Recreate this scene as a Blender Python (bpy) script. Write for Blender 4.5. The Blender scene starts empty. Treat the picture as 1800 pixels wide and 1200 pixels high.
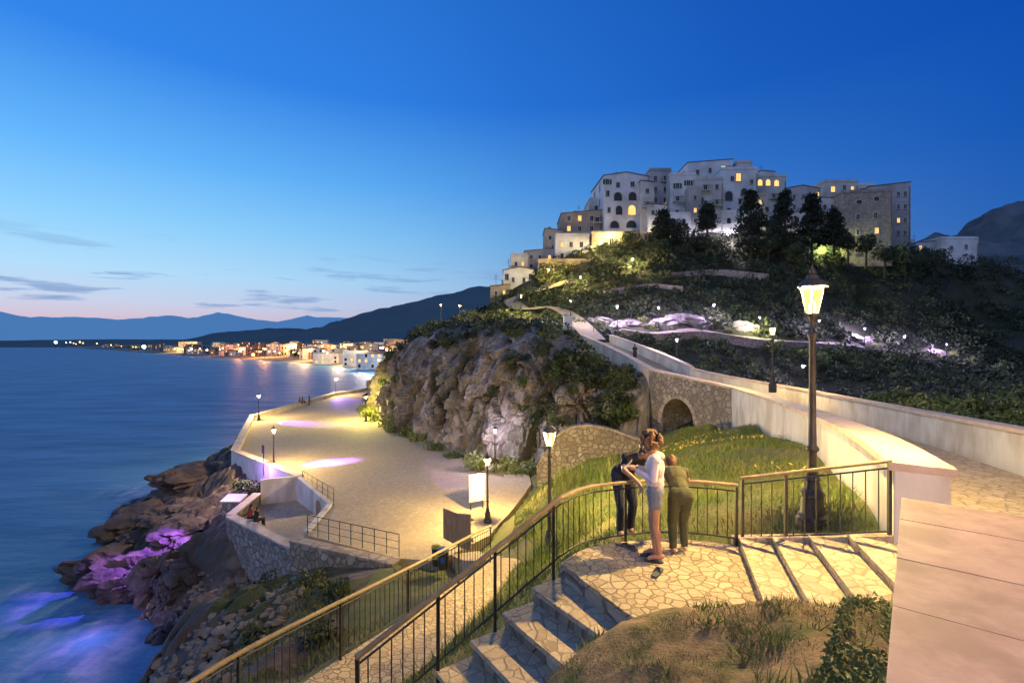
import bpy,bmesh,math,random
import numpy as np
from mathutils import Vector,Matrix,noise
random.seed(7); RNG=np.random.default_rng(5)
S=bpy.context.scene; C=S.collection
F=850.0; HY=606.0; SEA=-15.5
def P(px,py,Y): return Vector(((px-900)/F*Y,Y,-(py-HY)/F*Y))
def PX(px,Y): return (px-900)/F*Y
R=math.radians
# ------------------------------------------------------------ materials
def mk(name):
    m=bpy.data.materials.new(name); m.use_nodes=True
    n=m.node_tree.nodes; l=m.node_tree.links
    return m,n,l,n['Principled BSDF']
def c4(c): return (c[0],c[1],c[2],1)
def ramp(n,stops):
    r=n.new('ShaderNodeValToRGB'); e=r.color_ramp.elements
    while len(e)<len(stops): e.new(.5)
    for i,(p,c) in enumerate(stops):
        e[i].position=p; e[i].color=c4(c) if hasattr(c,'__len__') else (c,c,c,1)
    return r
def pos(n,l,sc=None):
    g=n.new('ShaderNodeNewGeometry'); o=g.outputs['Position']
    if sc:
        mp=n.new('ShaderNodeMapping'); mp.inputs['Scale'].default_value=sc; l.new(o,mp.inputs[0]); o=mp.outputs[0]
    return o
def nz(n,l,o,scale,detail=7,rough=.6):
    t=n.new('ShaderNodeTexNoise'); t.inputs['Scale'].default_value=scale; t.inputs['Detail'].default_value=detail; t.inputs['Roughness'].default_value=rough
    l.new(o,t.inputs['Vector']); return t.outputs[0]
def mixc(n,l,f,a,b):
    x=n.new('ShaderNodeMix'); x.data_type='RGBA'
    if isinstance(f,(int,float)): x.inputs[0].default_value=f
    else: l.new(f,x.inputs[0])
    for v,i in ((a,6),(b,7)):
        if isinstance(v,tuple): x.inputs[i].default_value=c4(v)
        else: l.new(v,x.inputs[i])
    return x.outputs[2]
def bumpn(n,l,b,h,st,dist=.05):
    k=n.new('ShaderNodeBump'); k.inputs['Strength'].default_value=st; k.inputs['Distance'].default_value=dist
    l.new(h,k.inputs['Height']); l.new(k.outputs[0],b.inputs['Normal'])
def matN(name,c1,c2,scale=3,rough=.85,bump=.3,bscale=None,c3=None,lscale=.3,metal=0,dist=.05,sc=None,lo=.38,hi=.64):
    m,n,l,b=mk(name); o=pos(n,l,sc)
    f=nz(n,l,o,scale); r=ramp(n,[(lo,c1),(hi,c2)]); l.new(f,r.inputs[0]); col=r.outputs[0]
    if c3:
        f2=nz(n,l,o,lscale,5); r2=ramp(n,[(.48,0.),(.62,1.)]); l.new(f2,r2.inputs[0]); col=mixc(n,l,r2.outputs[0],col,c3)
    l.new(col,b.inputs['Base Color']); b.inputs['Roughness'].default_value=rough; b.inputs['Metallic'].default_value=metal
    if bump: bumpn(n,l,b,nz(n,l,o,bscale or scale*3,9),bump,dist)
    return m
def matCells(name,cols,mortar,scale,edge=.05,bump=.6,sc=None,rough=.85,stain=None,dist=.03):
    m,n,l,b=mk(name); o=pos(n,l,sc)
    wn=n.new('ShaderNodeTexNoise'); wn.inputs['Scale'].default_value=scale*1.3; l.new(o,wn.inputs['Vector'])
    va=n.new('ShaderNodeVectorMath'); va.operation='MULTIPLY_ADD'; va.inputs[1].default_value=(.25/scale,)*3
    l.new(wn.outputs[1],va.inputs[0]); l.new(o,va.inputs[2]); o2=va.outputs[0]
    v=n.new('ShaderNodeTexVoronoi'); v.inputs['Scale'].default_value=scale; l.new(o2,v.inputs['Vector'])
    d=n.new('ShaderNodeTexVoronoi'); d.feature='DISTANCE_TO_EDGE'; d.inputs['Scale'].default_value=scale; l.new(o2,d.inputs['Vector'])
    s=n.new('ShaderNodeSeparateColor'); l.new(v.outputs['Color'],s.inputs[0])
    k=len(cols); r=ramp(n,[(i/(k-1)*.9+.05,c) for i,c in enumerate(cols)]); l.new(s.outputs[0],r.inputs[0])
    f=nz(n,l,o,scale*4,8); rr=ramp(n,[(.3,.6),(.7,1.15)]); l.new(f,rr.inputs[0])
    mu=n.new('ShaderNodeMix'); mu.data_type='RGBA'; mu.blend_type='MULTIPLY'; mu.inputs[0].default_value=.8; l.new(r.outputs[0],mu.inputs[6]); l.new(rr.outputs[0],mu.inputs[7])
    er=ramp(n,[(edge*.4,0.),(edge,1.)]); l.new(d.outputs[0],er.inputs[0])
    col=mixc(n,l,er.outputs[0],mortar,mu.outputs[2])
    if stain:
        f2=nz(n,l,o,.5,6); r2=ramp(n,[(.45,0.),(.7,.7)]); l.new(f2,r2.inputs[0]); col=mixc(n,l,r2.outputs[0],col,stain)
    l.new(col,b.inputs['Base Color']); b.inputs['Roughness'].default_value=rough
    ad=n.new('ShaderNodeMath'); ad.operation='MULTIPLY_ADD'; ad.inputs[1].default_value=.35; l.new(f,ad.inputs[0]); l.new(er.outputs[0],ad.inputs[2])
    bumpn(n,l,b,ad.outputs[0],bump,dist)
    return m
def emis(name,c,st,sample=False):
    m=bpy.data.materials.new(name); m.use_nodes=True; n=m.node_tree.nodes; l=m.node_tree.links; n.clear()
    e=n.new('ShaderNodeEmission'); e.inputs[0].default_value=c4(c); e.inputs[1].default_value=st
    o=n.new('ShaderNodeOutputMaterial'); l.new(e.outputs[0],o.inputs[0])
    if not sample: m.cycles.emission_sampling='NONE'
    return m
def lampglass(name,c,st):
    m=emis(name,c,st); n=m.node_tree.nodes; l=m.node_tree.links
    t=n.new('ShaderNodeBsdfTransparent'); t.inputs[0].default_value=(.9,.9,.9,1)
    a=n.new('ShaderNodeAddShader'); e=[x for x in n if x.type=='EMISSION'][0]; o=[x for x in n if x.type=='OUTPUT_MATERIAL'][0]
    l.new(e.outputs[0],a.inputs[0]); l.new(t.outputs[0],a.inputs[1]); l.new(a.outputs[0],o.inputs[0]); return m
def haze(name,c1,c2,em,es,scale):  # air haze painted in: bluish emission added to the mountain's own colour
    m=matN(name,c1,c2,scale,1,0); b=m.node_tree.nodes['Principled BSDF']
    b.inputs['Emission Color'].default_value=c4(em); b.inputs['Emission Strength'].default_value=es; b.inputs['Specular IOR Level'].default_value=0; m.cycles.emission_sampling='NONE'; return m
M={}
M['plaza']=matCells('plaza_setts',[(.47,.38,.24),(.54,.44,.29),(.42,.335,.21),(.56,.46,.31)],(.34,.27,.17),4.6,.07,.3,stain=(.41,.32,.2),dist=.015)
M['crazy']=matCells('crazy_paving',[(.46,.36,.23),(.56,.45,.31),(.38,.29,.185),(.5,.39,.26)],(.21,.165,.105),7.,.085,.8,stain=(.37,.285,.185),dist=.02)
M['tread']=matCells('step_stone',[(.50,.39,.26),(.58,.47,.33),(.44,.345,.23)],(.3,.235,.155),5.5,.06,.6,stain=(.42,.33,.22),dist=.02)
M['riser']=matCells('riser_stone',[(.42,.34,.24),(.5,.41,.3),(.36,.29,.2)],(.22,.18,.125),6.,.07,.7,dist=.02)
M['rubble']=matCells('rubble_masonry',[(.34,.29,.23),(.46,.40,.32),(.22,.19,.15),(.38,.32,.24)],(.18,.15,.115),2.6,.09,.9,stain=(.2,.165,.12),dist=.06)
M['plaster']=matN('white_plaster',(.73,.70,.63),(.62,.58,.51),1.6,.85,.12,20,c3=(.5,.45,.37),lscale=.6,sc=(1,1,.5))
M['coping']=matN('coping_stone',(.66,.52,.41),(.54,.42,.33),3,.75,.15,25,c3=(.47,.36,.27),lscale=.9)
M['pink']=matN('pink_stone_slab',(.55,.37,.30),(.46,.295,.235),7,.7,.3,90,c3=(.39,.255,.195),lscale=2.2,dist=.005)
M['pinkb']=matN('pink_stone_slab_darker',(.51,.345,.28),(.42,.275,.215),7,.7,.3,90,c3=(.35,.23,.18),lscale=2.6,dist=.005)
M['road']=matCells('road_paving',[(.46,.38,.25),(.54,.45,.31),(.4,.32,.21)],(.27,.215,.14),5,.08,.5,dist=.02)
M['rail']=matN('handrail_bronze',(.34,.24,.11),(.24,.16,.07),9,.5,.1)
M['iron']=matN('railing_iron',(.035,.035,.03),(.06,.055,.045),12,.5,.1,metal=.4)
M['lampiron']=matN('lamp_iron',(.085,.072,.052),(.05,.044,.036),10,.5,.15,metal=.3)
M['darkiron']=matN('lamp_black_iron',(.03,.032,.035),(.05,.05,.05),10,.5,.1,metal=.3)
M['cliff']=matN('limestone_cliff',(.35,.31,.275),(.11,.097,.085),.9,.95,.9,3.5,c3=(.115,.11,.08),lscale=.25,dist=.15,sc=(1,1,.4))
M['outcrop']=matN('pale_limestone',(.42,.38,.35),(.17,.15,.13),1.2,.95,.8,4,dist=.15)
M['rock']=matN('shore_rock',(.165,.12,.09),(.05,.04,.034),1.,.75,.9,4,c3=(.075,.058,.046),lscale=.25,dist=.12)
M['pebble']=matN('rubble_stone',(.29,.23,.165),(.15,.12,.09),.9,.9,.8,6,dist=.1)
M['grassg']=matN('grass_ground',(.075,.105,.028),(.12,.125,.045),2.2,1,.8,14,c3=(.15,.125,.055),lscale=.7,dist=.06)
M['scrubg']=matN('scrub_ground',(.07,.075,.028),(.15,.115,.062),.9,1,.9,6,c3=(.05,.062,.022),lscale=.3,dist=.1)
M['dirt']=matN('dry_earth',(.28,.195,.11),(.155,.115,.06),5,1,1,30,c3=(.11,.115,.04),lscale=1.6,dist=.04)
M['hill']=matN('hill_ground',(.030,.040,.018),(.065,.06,.035),.35,1,.8,3,c3=(.024,.034,.015),lscale=.1,dist=.2)
M['sand']=matN('sand',(.28,.23,.16),(.19,.16,.12),.02,1,0)
M['leafd']=matN('dark_leaves',(.020,.035,.015),(.078,.098,.038),.33,.7,0,lo=.4,hi=.62)
M['leafm']=matN('shrub_leaves',(.055,.095,.024),(.11,.14,.042),1.5,.7,0)
M['leafl']=matN('pale_leaves',(.13,.18,.04),(.2,.21,.07),2,.7,0)
M['conif']=matN('conifer_needles',(.014,.024,.013),(.028,.038,.018),1,.8,0)
M['blade']=matN('grass_blades',(.11,.175,.030),(.21,.22,.06),.8,.7,0)
M['dryblade']=matN('dry_grass',(.19,.175,.065),(.10,.14,.035),3,.8,0)
M['flower']=matN('yellow_petals',(.7,.5,.05),(.75,.6,.12),5,.7,0)
M['bark']=matN('bark',(.06,.045,.03),(.03,.022,.015),6,.95,.6)
M['wwhite']=matN('whitewash',(.76,.76,.75),(.64,.63,.61),.5,.9,.1,c3=(.52,.51,.48),lscale=.15)
M['woff']=matN('offwhite_wall',(.64,.62,.57),(.53,.5,.45),.5,.9,.1,c3=(.42,.39,.34),lscale=.15)
M['wgrey']=matN('grey_wall',(.48,.47,.46),(.39,.38,.37),.5,.9,.1,c3=(.31,.29,.27),lscale=.15)
M['wtan']=matN('tan_wall',(.46,.37,.26),(.35,.275,.19),.6,.9,.1,c3=(.28,.22,.15),lscale=.2)
M['wcream']=matN('cream_wall',(.58,.49,.36),(.47,.39,.27),.6,.9,.1,c3=(.38,.31,.21),lscale=.25)
M['wpink']=matN('salmon_wall',(.46,.28,.2),(.38,.23,.15),.05,.9,0)
M['wstone']=matCells('stone_wall',[(.40,.33,.25),(.48,.4,.31),(.31,.25,.19)],(.24,.2,.15),1.4,.08,.4)
M['tile']=matN('roof_tiles',(.24,.15,.10),(.16,.10,.07),1.5,.9,.5,8)
M['trim']=matN('window_surround',(.55,.53,.48),(.46,.44,.4),2,.8,0)
M['shut']=matN('green_shutter',(.05,.07,.06),(.07,.08,.07),4,.6,0)
M['wood']=matN('brown_wood',(.40,.25,.12),(.26,.155,.075),3,.7,.2,sc=(4,4,.6))
M['black']=matN('black_plastic',(.02,.02,.02),(.03,.03,.03),5,.5,0)
M['signw']=matN('white_board',(.82,.81,.78),(.76,.75,.71),2,.5,0)
M['yel']=matN('yellow_plastic',(.7,.5,.03),(.6,.42,.03),4,.5,0)
M['blu']=matN('blue_plastic',(.02,.12,.4),(.02,.1,.34),4,.5,0)
M['skin']=matN('tanned_skin',(.42,.225,.14),(.36,.19,.115),9,.55,.05)
M['skin2']=matN('fair_skin',(.48,.28,.2),(.42,.24,.17),9,.55,.05)
M['hair']=matN('brown_curly_hair',(.30,.16,.07),(.12,.06,.026),40,.7,1,90,dist=.02)
M['hair2']=matN('dark_hair',(.02,.014,.01),(.035,.024,.016),40,.6,.8,90,dist=.01)
M['hair3']=matN('auburn_hair',(.18,.07,.03),(.11,.045,.02),40,.6,.8,90,dist=.01)
M['hoodie']=matN('pale_pink_fleece',(.76,.65,.63),(.66,.55,.53),8,.95,.4,60,dist=.01)
M['denim']=matN('light_denim',(.20,.225,.27),(.145,.165,.205),30,.9,.3,90,dist=.005)
M['tee']=matN('black_cotton',(.018,.018,.02),(.03,.03,.032),12,.95,.3,50,dist=.005)
M['peach']=matN('olive_cotton',(.10,.095,.05),(.07,.07,.038),12,.95,.3,50,dist=.005)
M['khaki']=matN('khaki_cotton',(.075,.08,.04),(.055,.06,.03),12,.95,.3,50,dist=.005)
M['navy']=matN('navy_cotton',(.022,.025,.04),(.03,.033,.05),12,.95,0)
M['red']=matN('red_cotton',(.35,.06,.04),(.28,.05,.03),12,.95,0)
M['eye']=matN('dark_eye',(.02,.012,.01),(.03,.02,.015),9,.3,0)
M['lip']=matN('lips',(.4,.15,.12),(.36,.13,.1),9,.5,0)
M['sole']=matN('grey_rubber',(.07,.08,.10),(.05,.055,.07),9,.7,0)
m,n,l,b=mk('dark_window_glass'); b.inputs['Base Color'].default_value=(.012,.014,.02,1); b.inputs['Roughness'].default_value=.12
tn=nz(n,l,pos(n,l),.8,3); rr=ramp(n,[(.3,.08),(.7,.25)]); l.new(tn,rr.inputs[0]); l.new(rr.outputs[0],b.inputs['Roughness']); M['pane']=m
M['lit']=emis('lit_window',(1.,.58,.16),1.5); M['lit2']=emis('lit_window_pale',(1.,.78,.4),2.2)
M['bulb_w']=emis('warm_bulb',(1.,.62,.22),11); M['bulb_c']=emis('white_bulb',(.85,.95,1.),13); M['bulb_g']=emis('greenish_bulb',(.85,1.,.35),12); M['bulb_o']=emis('orange_bulb',(1.,.4,.08),11)
M['gl_w']=lampglass('warm_lamp_glass',(1.,.70,.20),.8); M['gl_v']=lampglass('violet_lamp_glass',(.75,.72,1.),.9)
M['core_w']=emis('warm_lamp_core',(1.,.85,.5),9); M['core_v']=emis('violet_lamp_core',(.9,.88,1.),9)
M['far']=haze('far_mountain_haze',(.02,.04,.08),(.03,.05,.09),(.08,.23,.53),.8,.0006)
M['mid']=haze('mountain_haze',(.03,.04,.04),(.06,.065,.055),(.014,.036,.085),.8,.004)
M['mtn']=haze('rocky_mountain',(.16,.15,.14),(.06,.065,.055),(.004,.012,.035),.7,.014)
# water
m,n,l,b=mk('sea_water'); o=pos(n,l)
b.inputs['Roughness'].default_value=.5; b.inputs['IOR'].default_value=1.33
o2=pos(n,l,(.35,1.,1.)); h1=nz(n,l,o2,.14,6,.55); h2=nz(n,l,o2,.9,6,.65)
ad=n.new('ShaderNodeMath'); ad.operation='MULTIPLY_ADD'; ad.inputs[1].default_value=.12; l.new(h2,ad.inputs[0]); l.new(h1,ad.inputs[2])
bumpn(n,l,b,ad.outputs[0],.6,1.6)
foam=None
for (cx,cy,rad) in ((-21.5,24,6),(-29,30,4.5),(-40,52,5),(-18.5,17,6),(-25,26.5,4)):
    d=n.new('ShaderNodeVectorMath'); d.operation='DISTANCE'; d.inputs[1].default_value=(cx,cy,SEA); l.new(o,d.inputs[0])
    mr=n.new('ShaderNodeMapRange'); mr.inputs[1].default_value=rad; mr.inputs[2].default_value=rad*.2; l.new(d.outputs['Value'],mr.inputs[0])
    if foam is None: foam=mr.outputs[0]
    else:
        mx=n.new('ShaderNodeMath'); mx.operation='MAXIMUM'; l.new(foam,mx.inputs[0]); l.new(mr.outputs[0],mx.inputs[1]); foam=mx.outputs[0]
fr=ramp(n,[(.44,0.),(.75,1.)]); l.new(nz(n,l,pos(n,l,(1,.6,1)),.45,8,.7),fr.inputs[0])
fm=n.new('ShaderNodeMath'); fm.operation='MULTIPLY'; l.new(foam,fm.inputs[0]); l.new(fr.outputs[0],fm.inputs[1])
wr_=ramp(n,[(.35,(.04,.17,.29)),(.65,(.10,.28,.42))]); l.new(h1,wr_.inputs[0])
l.new(mixc(n,l,fm.outputs[0],wr_.outputs[0],(.55,.55,.62)),b.inputs['Base Color']); M['water']=m
# ------------------------------------------------------------ mesh helpers
def tag(o,label,cat,group=None):
    o['label']=label; o['category']=cat
    if group: o['group']=group
    return o
def thing(name,label,cat,loc=(0,0,0),rz=0,group=None):
    o=bpy.data.objects.new(name,None); C.objects.link(o); o.location=loc; o.rotation_euler=(0,0,rz); o.empty_display_size=.2
    return tag(o,label,cat,group)
def meshobj(name,v,f,mat,parent=None,smooth=False,world=False):
    me=bpy.data.meshes.new(name)
    if world and parent is not None:
        L=parent.location; v=np.asarray(v,float)-np.array(L)
    v=v.tolist() if isinstance(v,np.ndarray) else v; f=f.tolist() if isinstance(f,np.ndarray) else f
    me.from_pydata(v,[],f)
    for mm in (mat if isinstance(mat,list) else [mat]): me.materials.append(mm)
    if smooth: me.polygons.foreach_set('use_smooth',[True]*len(me.polygons))
    me.update(); o=bpy.data.objects.new(name,me); C.objects.link(o)
    if parent is not None: o.parent=parent
    return o
def struct(o): o['kind']='structure'; return o
def stuff(o,label,cat): tag(o,label,cat); o['kind']='stuff'; return o
class MB:
    def __init__(s): s.v=[]; s.f=[]
    def add(s,vs,fs):
        k=len(s.v); s.v+=[tuple(x) for x in vs]; s.f+=[tuple(i+k for i in q) for q in fs]; return s
    def box(s,c,z,rz=0,M4=None):
        x,y,h=z[0]/2,z[1]/2,z[2]/2; vs=[Vector((a*x,b_*y,d*h)) for d in (-1,1) for b_ in (-1,1) for a in (-1,1)]
        m=M4 or Matrix.Rotation(rz,4,'Z'); c=Vector(c)
        return s.add([m@q+c for q in vs],[(0,2,3,1),(4,5,7,6),(0,1,5,4),(1,3,7,5),(3,2,6,7),(2,0,4,6)])
    def bar(s,p0,p1,w,h):
        p0=Vector(p0);p1=Vector(p1);d=p1-p0; a=Vector((-d.y,d.x,0)); a=a.normalized() if a.length>1e-6 else Vector((1,0,0)); u=a.cross(d).normalized()
        if u.z<0: u=-u
        vs=[p+a*sx*w/2+u*sz*h/2 for p in (p0,p1) for sx,sz in ((-1,-1),(1,-1),(1,1),(-1,1))]
        return s.add(vs,[(0,1,2,3),(7,6,5,4),(0,4,5,1),(1,5,6,2),(2,6,7,3),(3,7,4,0)])
    def rings(s,rs,cap=True,closed=False):
        k=len(s.v); n=len(rs[0])
        for r in rs: s.v+=[tuple(p) for p in r]
        for i in range(len(rs)-1):
            for j in range(n): s.f.append((k+i*n+j,k+i*n+(j+1)%n,k+(i+1)*n+(j+1)%n,k+(i+1)*n+j))
        if cap: s.f.append(tuple(k+j for j in reversed(range(n)))); s.f.append(tuple(k+(len(rs)-1)*n+j for j in range(n)))
        return s
    def tube(s,pts,r,n=8,cap=True):
        pts=[Vector(p) for p in pts]; rs=[]; ref=None
        for i,p in enumerate(pts):
            d=(pts[min(i+1,len(pts)-1)]-pts[max(i-1,0)]).normalized()
            if ref is None: ref=Vector((0,0,1)) if abs(d.z)<.9 else Vector((1,0,0))
            a=d.cross(ref)
            if a.length<1e-3: a=d.cross(Vector((1,0,.3)))
            a.normalize(); b_=a.cross(d)
            rr=r[i] if hasattr(r,'__len__') else r
            rs.append([p+a*math.cos(t)*rr+b_*math.sin(t)*rr for t in [2*math.pi*k/n for k in range(n)]])
        return s.rings(rs,cap)
    def lathe(s,prof,o=(0,0,0),n=14,ph=0):
        o=Vector(o); return s.rings([[o+Vector((r*math.cos(ph+2*math.pi*k/n),r*math.sin(ph+2*math.pi*k/n),z)) for k in range(n)] for r,z in prof])
    def prism(s,poly,z0,z1):
        n=len(poly); vs=[(p[0],p[1],z0) for p in poly]+[(p[0],p[1],z1) for p in poly]
        return s.add(vs,[tuple(reversed(range(n))),tuple(range(n,2*n))]+[(i,(i+1)%n,n+(i+1)%n,n+i) for i in range(n)])
    def xprism(s,poly,y0,y1): # poly in x,z
        n=len(poly); vs=[(p[0],y0,p[1]) for p in poly]+[(p[0],y1,p[1]) for p in poly]
        return s.add(vs,[tuple(range(n)),tuple(reversed(range(n,2*n)))]+[(i,n+i,n+(i+1)%n,(i+1)%n) for i in range(n)])
    def caps(s,p0,p1,r0,r1,n=10):
        p0=Vector(p0);p1=Vector(p1);d=p1-p0
        if d.length<1e-5: d=Vector((0,0,1e-4))
        d.normalize(); a=d.cross(Vector((.3,.5,.81))).normalized(); b_=a.cross(d); rs=[]
        for (c,r,t0,t1) in ((p0,r0,-89,-10),(p1,r1,10,89)):
            for k in range(4):
                t=R(t0+(t1-t0)*k/3); rr=r*math.cos(t); cc=c+d*r*math.sin(t)
                rs.append([cc+a*math.cos(q)*rr+b_*math.sin(q)*rr for q in [2*math.pi*j/n for j in range(n)]])
        return s.rings(rs)
    def ell(s,c,r,M3=None,n=12,m=8):
        c=Vector(c); rs=[]
        for i in range(m+1):
            t=R(-89+178*i/m); ring=[]
            for j in range(n):
                q=2*math.pi*j/n; v=Vector((r[0]*math.cos(t)*math.cos(q),r[1]*math.cos(t)*math.sin(q),r[2]*math.sin(t)))
                ring.append((M3@v if M3 else v)+c)
            rs.append(ring)
        return s.rings(rs)
    def obj(s,name,mat,parent=None,smooth=False,world=False): return meshobj(name,s.v,s.f,mat,parent,smooth,world)
def kids(o): return [c for c in bpy.data.objects if c.parent==o]
KC={}
def dup(root,loc,rz=0,scale=1,label=None,group=None):
    if root.name not in KC: KC[root.name]=[(ch,kids(ch)) for ch in kids(root)]
    r=root.copy(); C.objects.link(r); r.location=loc; r.rotation_euler=(0,0,rz); r.scale=(scale,)*3 if not hasattr(scale,'__len__') else scale
    if label: r['label']=label
    if group: r['group']=group
    for ch,gs in KC[root.name]:
        c=ch.copy(); C.objects.link(c); c.parent=r
        for g in gs: d=g.copy(); C.objects.link(d); d.parent=c
    return r
def cat_rom(pts,k=6):
    pts=[Vector(p) for p in pts]; out=[]
    for i in range(len(pts)-1):
        p0=pts[max(i-1,0)];p1=pts[i];p2=pts[i+1];p3=pts[min(i+2,len(pts)-1)]
        for j in range(k):
            t=j/k; out.append(.5*((2*p1)+(p2-p0)*t+(2*p0-5*p1+4*p2-p3)*t*t+(3*p1-p0-3*p2+p3)*t**3))
    out.append(pts[-1]); return out
def normals2(pts):
    ns=[]
    for i in range(len(pts)):
        d=(pts[min(i+1,len(pts)-1)]-pts[max(i-1,0)]); v=Vector((d.y,-d.x,0)); ns.append(v.normalized())
    return ns
def sweep(mb,pts,o0,o1,zt0,zb,zt1=None,ns=None):
    ns=ns or normals2(pts); rs=[]
    for i,p in enumerate(pts):
        a=p+ns[i]*o0; b_=p+ns[i]*o1
        bt=zb[i] if isinstance(zb,list) else (p.z+zb[1] if isinstance(zb,tuple) else zb)
        rs.append([(a.x,a.y,bt),(b_.x,b_.y,bt),(b_.x,b_.y,p.z+zt0),(a.x,a.y,p.z+zt0)])
    return mb.rings(rs)
def inpoly(X,Y,poly):
    ins=np.zeros(X.shape,bool); n=len(poly); j=n-1
    for i in range(n):
        xi,yi=poly[i][0],poly[i][1]; xj,yj=poly[j][0],poly[j][1]
        c=((yi>Y)!=(yj>Y))&(X<(xj-xi)*(Y-yi)/((yj-yi) if yj!=yi else 1e-9)+xi); ins^=c; j=i
    return ins
class RBF:
    def __init__(s,pts):
        s.p=np.array([[q[0],q[1]] for q in pts],float); z=np.array([q[2] for q in pts],float); n=len(pts)
        D=np.sqrt(((s.p[:,None]-s.p[None])**2).sum(-1)+.3); A=np.zeros((n+3,n+3)); A[:n,:n]=D; A[:n,n]=1; A[:n,n+1:]=s.p; A[n,:n]=1; A[n+1:,:n]=s.p.T
        s.w=np.linalg.solve(A+np.diag([1e-9]*n+[0]*3),np.concatenate([z,[0,0,0]])); s.n=n
    def __call__(s,X,Y):
        X=np.asarray(X,float);Y=np.asarray(Y,float); sh=X.shape; q=np.stack([X.ravel(),Y.ravel()],1); out=[]
        for k in range(0,len(q),20000):
            a=q[k:k+20000]; D=np.sqrt(((a[:,None]-s.p[None])**2).sum(-1)+.3); out.append(D@s.w[:s.n]+s.w[s.n]+a@s.w[s.n+1:])
        return np.concatenate(out).reshape(sh)
def gridmesh(name,X,Y,Z,keep,mat,smooth=True,parent=None,fm=None):
    r,c=X.shape; idx=-np.ones((r,c),int); fk=keep[:-1,:-1]&keep[1:,:-1]&keep[:-1,1:]&keep[1:,1:]
    use=np.zeros((r,c),bool); use[:-1,:-1]|=fk;use[1:,:-1]|=fk;use[:-1,1:]|=fk;use[1:,1:]|=fk
    idx[use]=np.arange(use.sum()); V=np.stack([X[use],Y[use],Z[use]],1)
    ii,jj=np.where(fk); Fc=np.stack([idx[ii,jj],idx[ii,jj+1],idx[ii+1,jj+1],idx[ii+1,jj]],1)
    o=meshobj(name,V,Fc,mat,parent,smooth)
    if fm is not None: o.data.polygons.foreach_set('material_index',fm[ii,jj].astype(np.int32))
    return o
def facet(p,sc,tilt=.9,crack=0):
    q=Vector((p[0]*sc[0],p[1]*sc[1],p[2]*sc[2])); ds,ps=noise.voronoi(q); c=ps[0]
    h=noise.noise(c*7.31)*1.2; t=noise.noise_vector(c*5.77+Vector((3,1,9))); h+=tilt*t.dot(q-c)
    if crack:
        e=ds[1]-ds[0]
        if e<.16: h-=crack*(1-e/.16)
    return h
def frac(p,s,oc=5): return noise.fractal(Vector(p)*s,.9,2.1,oc)
# leaf clouds
def leafquads(cen,size,rng,jit=.4):
    n=len(cen); a=rng.normal(size=(n,3)); a/=np.linalg.norm(a,axis=1)[:,None]; b_=rng.normal(size=(n,3)); b_=np.cross(a,b_); b_/=np.linalg.norm(b_,axis=1)[:,None]
    sz=(np.asarray(size)*(1+jit*rng.uniform(-1,1,n)))[:,None]
    V=np.stack([cen-a*sz,cen+b_*sz*.45,cen+a*sz,cen-b_*sz*.45],1).reshape(-1,3); return V,np.arange(4*n).reshape(n,4)
def shell(n,rng,up=False,inner=.55):
    d=rng.normal(size=(n,3)); d/=np.linalg.norm(d,axis=1)[:,None]
    if up: d[:,2]=np.abs(d[:,2])*1.0-.12
    return d*(inner+(1-inner)*rng.uniform(0,1,n)**.6)[:,None]
def bushmesh(seed,nblob=7,nl=70,leaf=.11,flat=.75):
    rng=np.random.default_rng(seed); cs=[]
    for k in range(nblob):
        c=rng.uniform(-.62,.62,3); c[2]=rng.uniform(.15,.75)*flat; r=rng.uniform(.28,.5); cs.append(c+shell(nl,rng)*r)
    return leafquads(np.concatenate(cs),leaf,rng)
BM={}
def bush(loc,s,mat,label,group,seed=0,sz=None,name='shrub',cat='shrub'):
    k=(seed%5,mat)
    if k not in BM:
        V,Fc=bushmesh(seed%5+20); o=meshobj('foliage',V,Fc,M[mat]); st=MB()
        rg=random.Random(seed)
        for q in range(4):
            a=rg.uniform(0,6.28); st.tube([(0,0,-.3),(.15*math.cos(a),.15*math.sin(a),.2),(.4*math.cos(a),.4*math.sin(a),.55)],[.035,.025,.01],5)
        BM[k]=(o.data,None); bpy.data.objects.remove(o); so=st.obj('stem',M['bark']); BM[k]=(BM[k][0],so.data); bpy.data.objects.remove(so)
    r=thing(name,label,cat,loc,random.uniform(0,6),group); r.scale=(s,s,s*(sz or 1))
    for nm,d in (('foliage',BM[k][0]),('stem',BM[k][1])):
        o=bpy.data.objects.new(nm,d); C.objects.link(o); o.parent=r
    return r
# ------------------------------------------------------------ world, camera, sun
w=bpy.data.worlds.new('World'); S.world=w; w.use_nodes=True; n=w.node_tree.nodes; l=w.node_tree.links; bg=n['Background']
tc=n.new('ShaderNodeTexCoord'); nm=n.new('ShaderNodeVectorMath'); nm.operation='NORMALIZE'; l.new(tc.outputs['Generated'],nm.inputs[0])
sp=n.new('ShaderNodeSeparateXYZ'); l.new(nm.outputs[0],sp.inputs[0]); E=sp.outputs[2]
fl=n.new('ShaderNodeVectorMath'); fl.operation='MULTIPLY'; fl.inputs[1].default_value=(1,1,0); l.new(nm.outputs[0],fl.inputs[0])
f2=n.new('ShaderNodeVectorMath'); f2.operation='NORMALIZE'; l.new(fl.outputs[0],f2.inputs[0])
dt=n.new('ShaderNodeVectorMath'); dt.operation='DOT_PRODUCT'; dt.inputs[1].default_value=(-.78,.626,0); l.new(f2.outputs[0],dt.inputs[0])
ma=n.new('ShaderNodeMath'); ma.operation='MULTIPLY_ADD'; ma.inputs[1].default_value=.5; ma.inputs[2].default_value=.5; l.new(dt.outputs['Value'],ma.inputs[0])
A_=ma.outputs[0]
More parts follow.
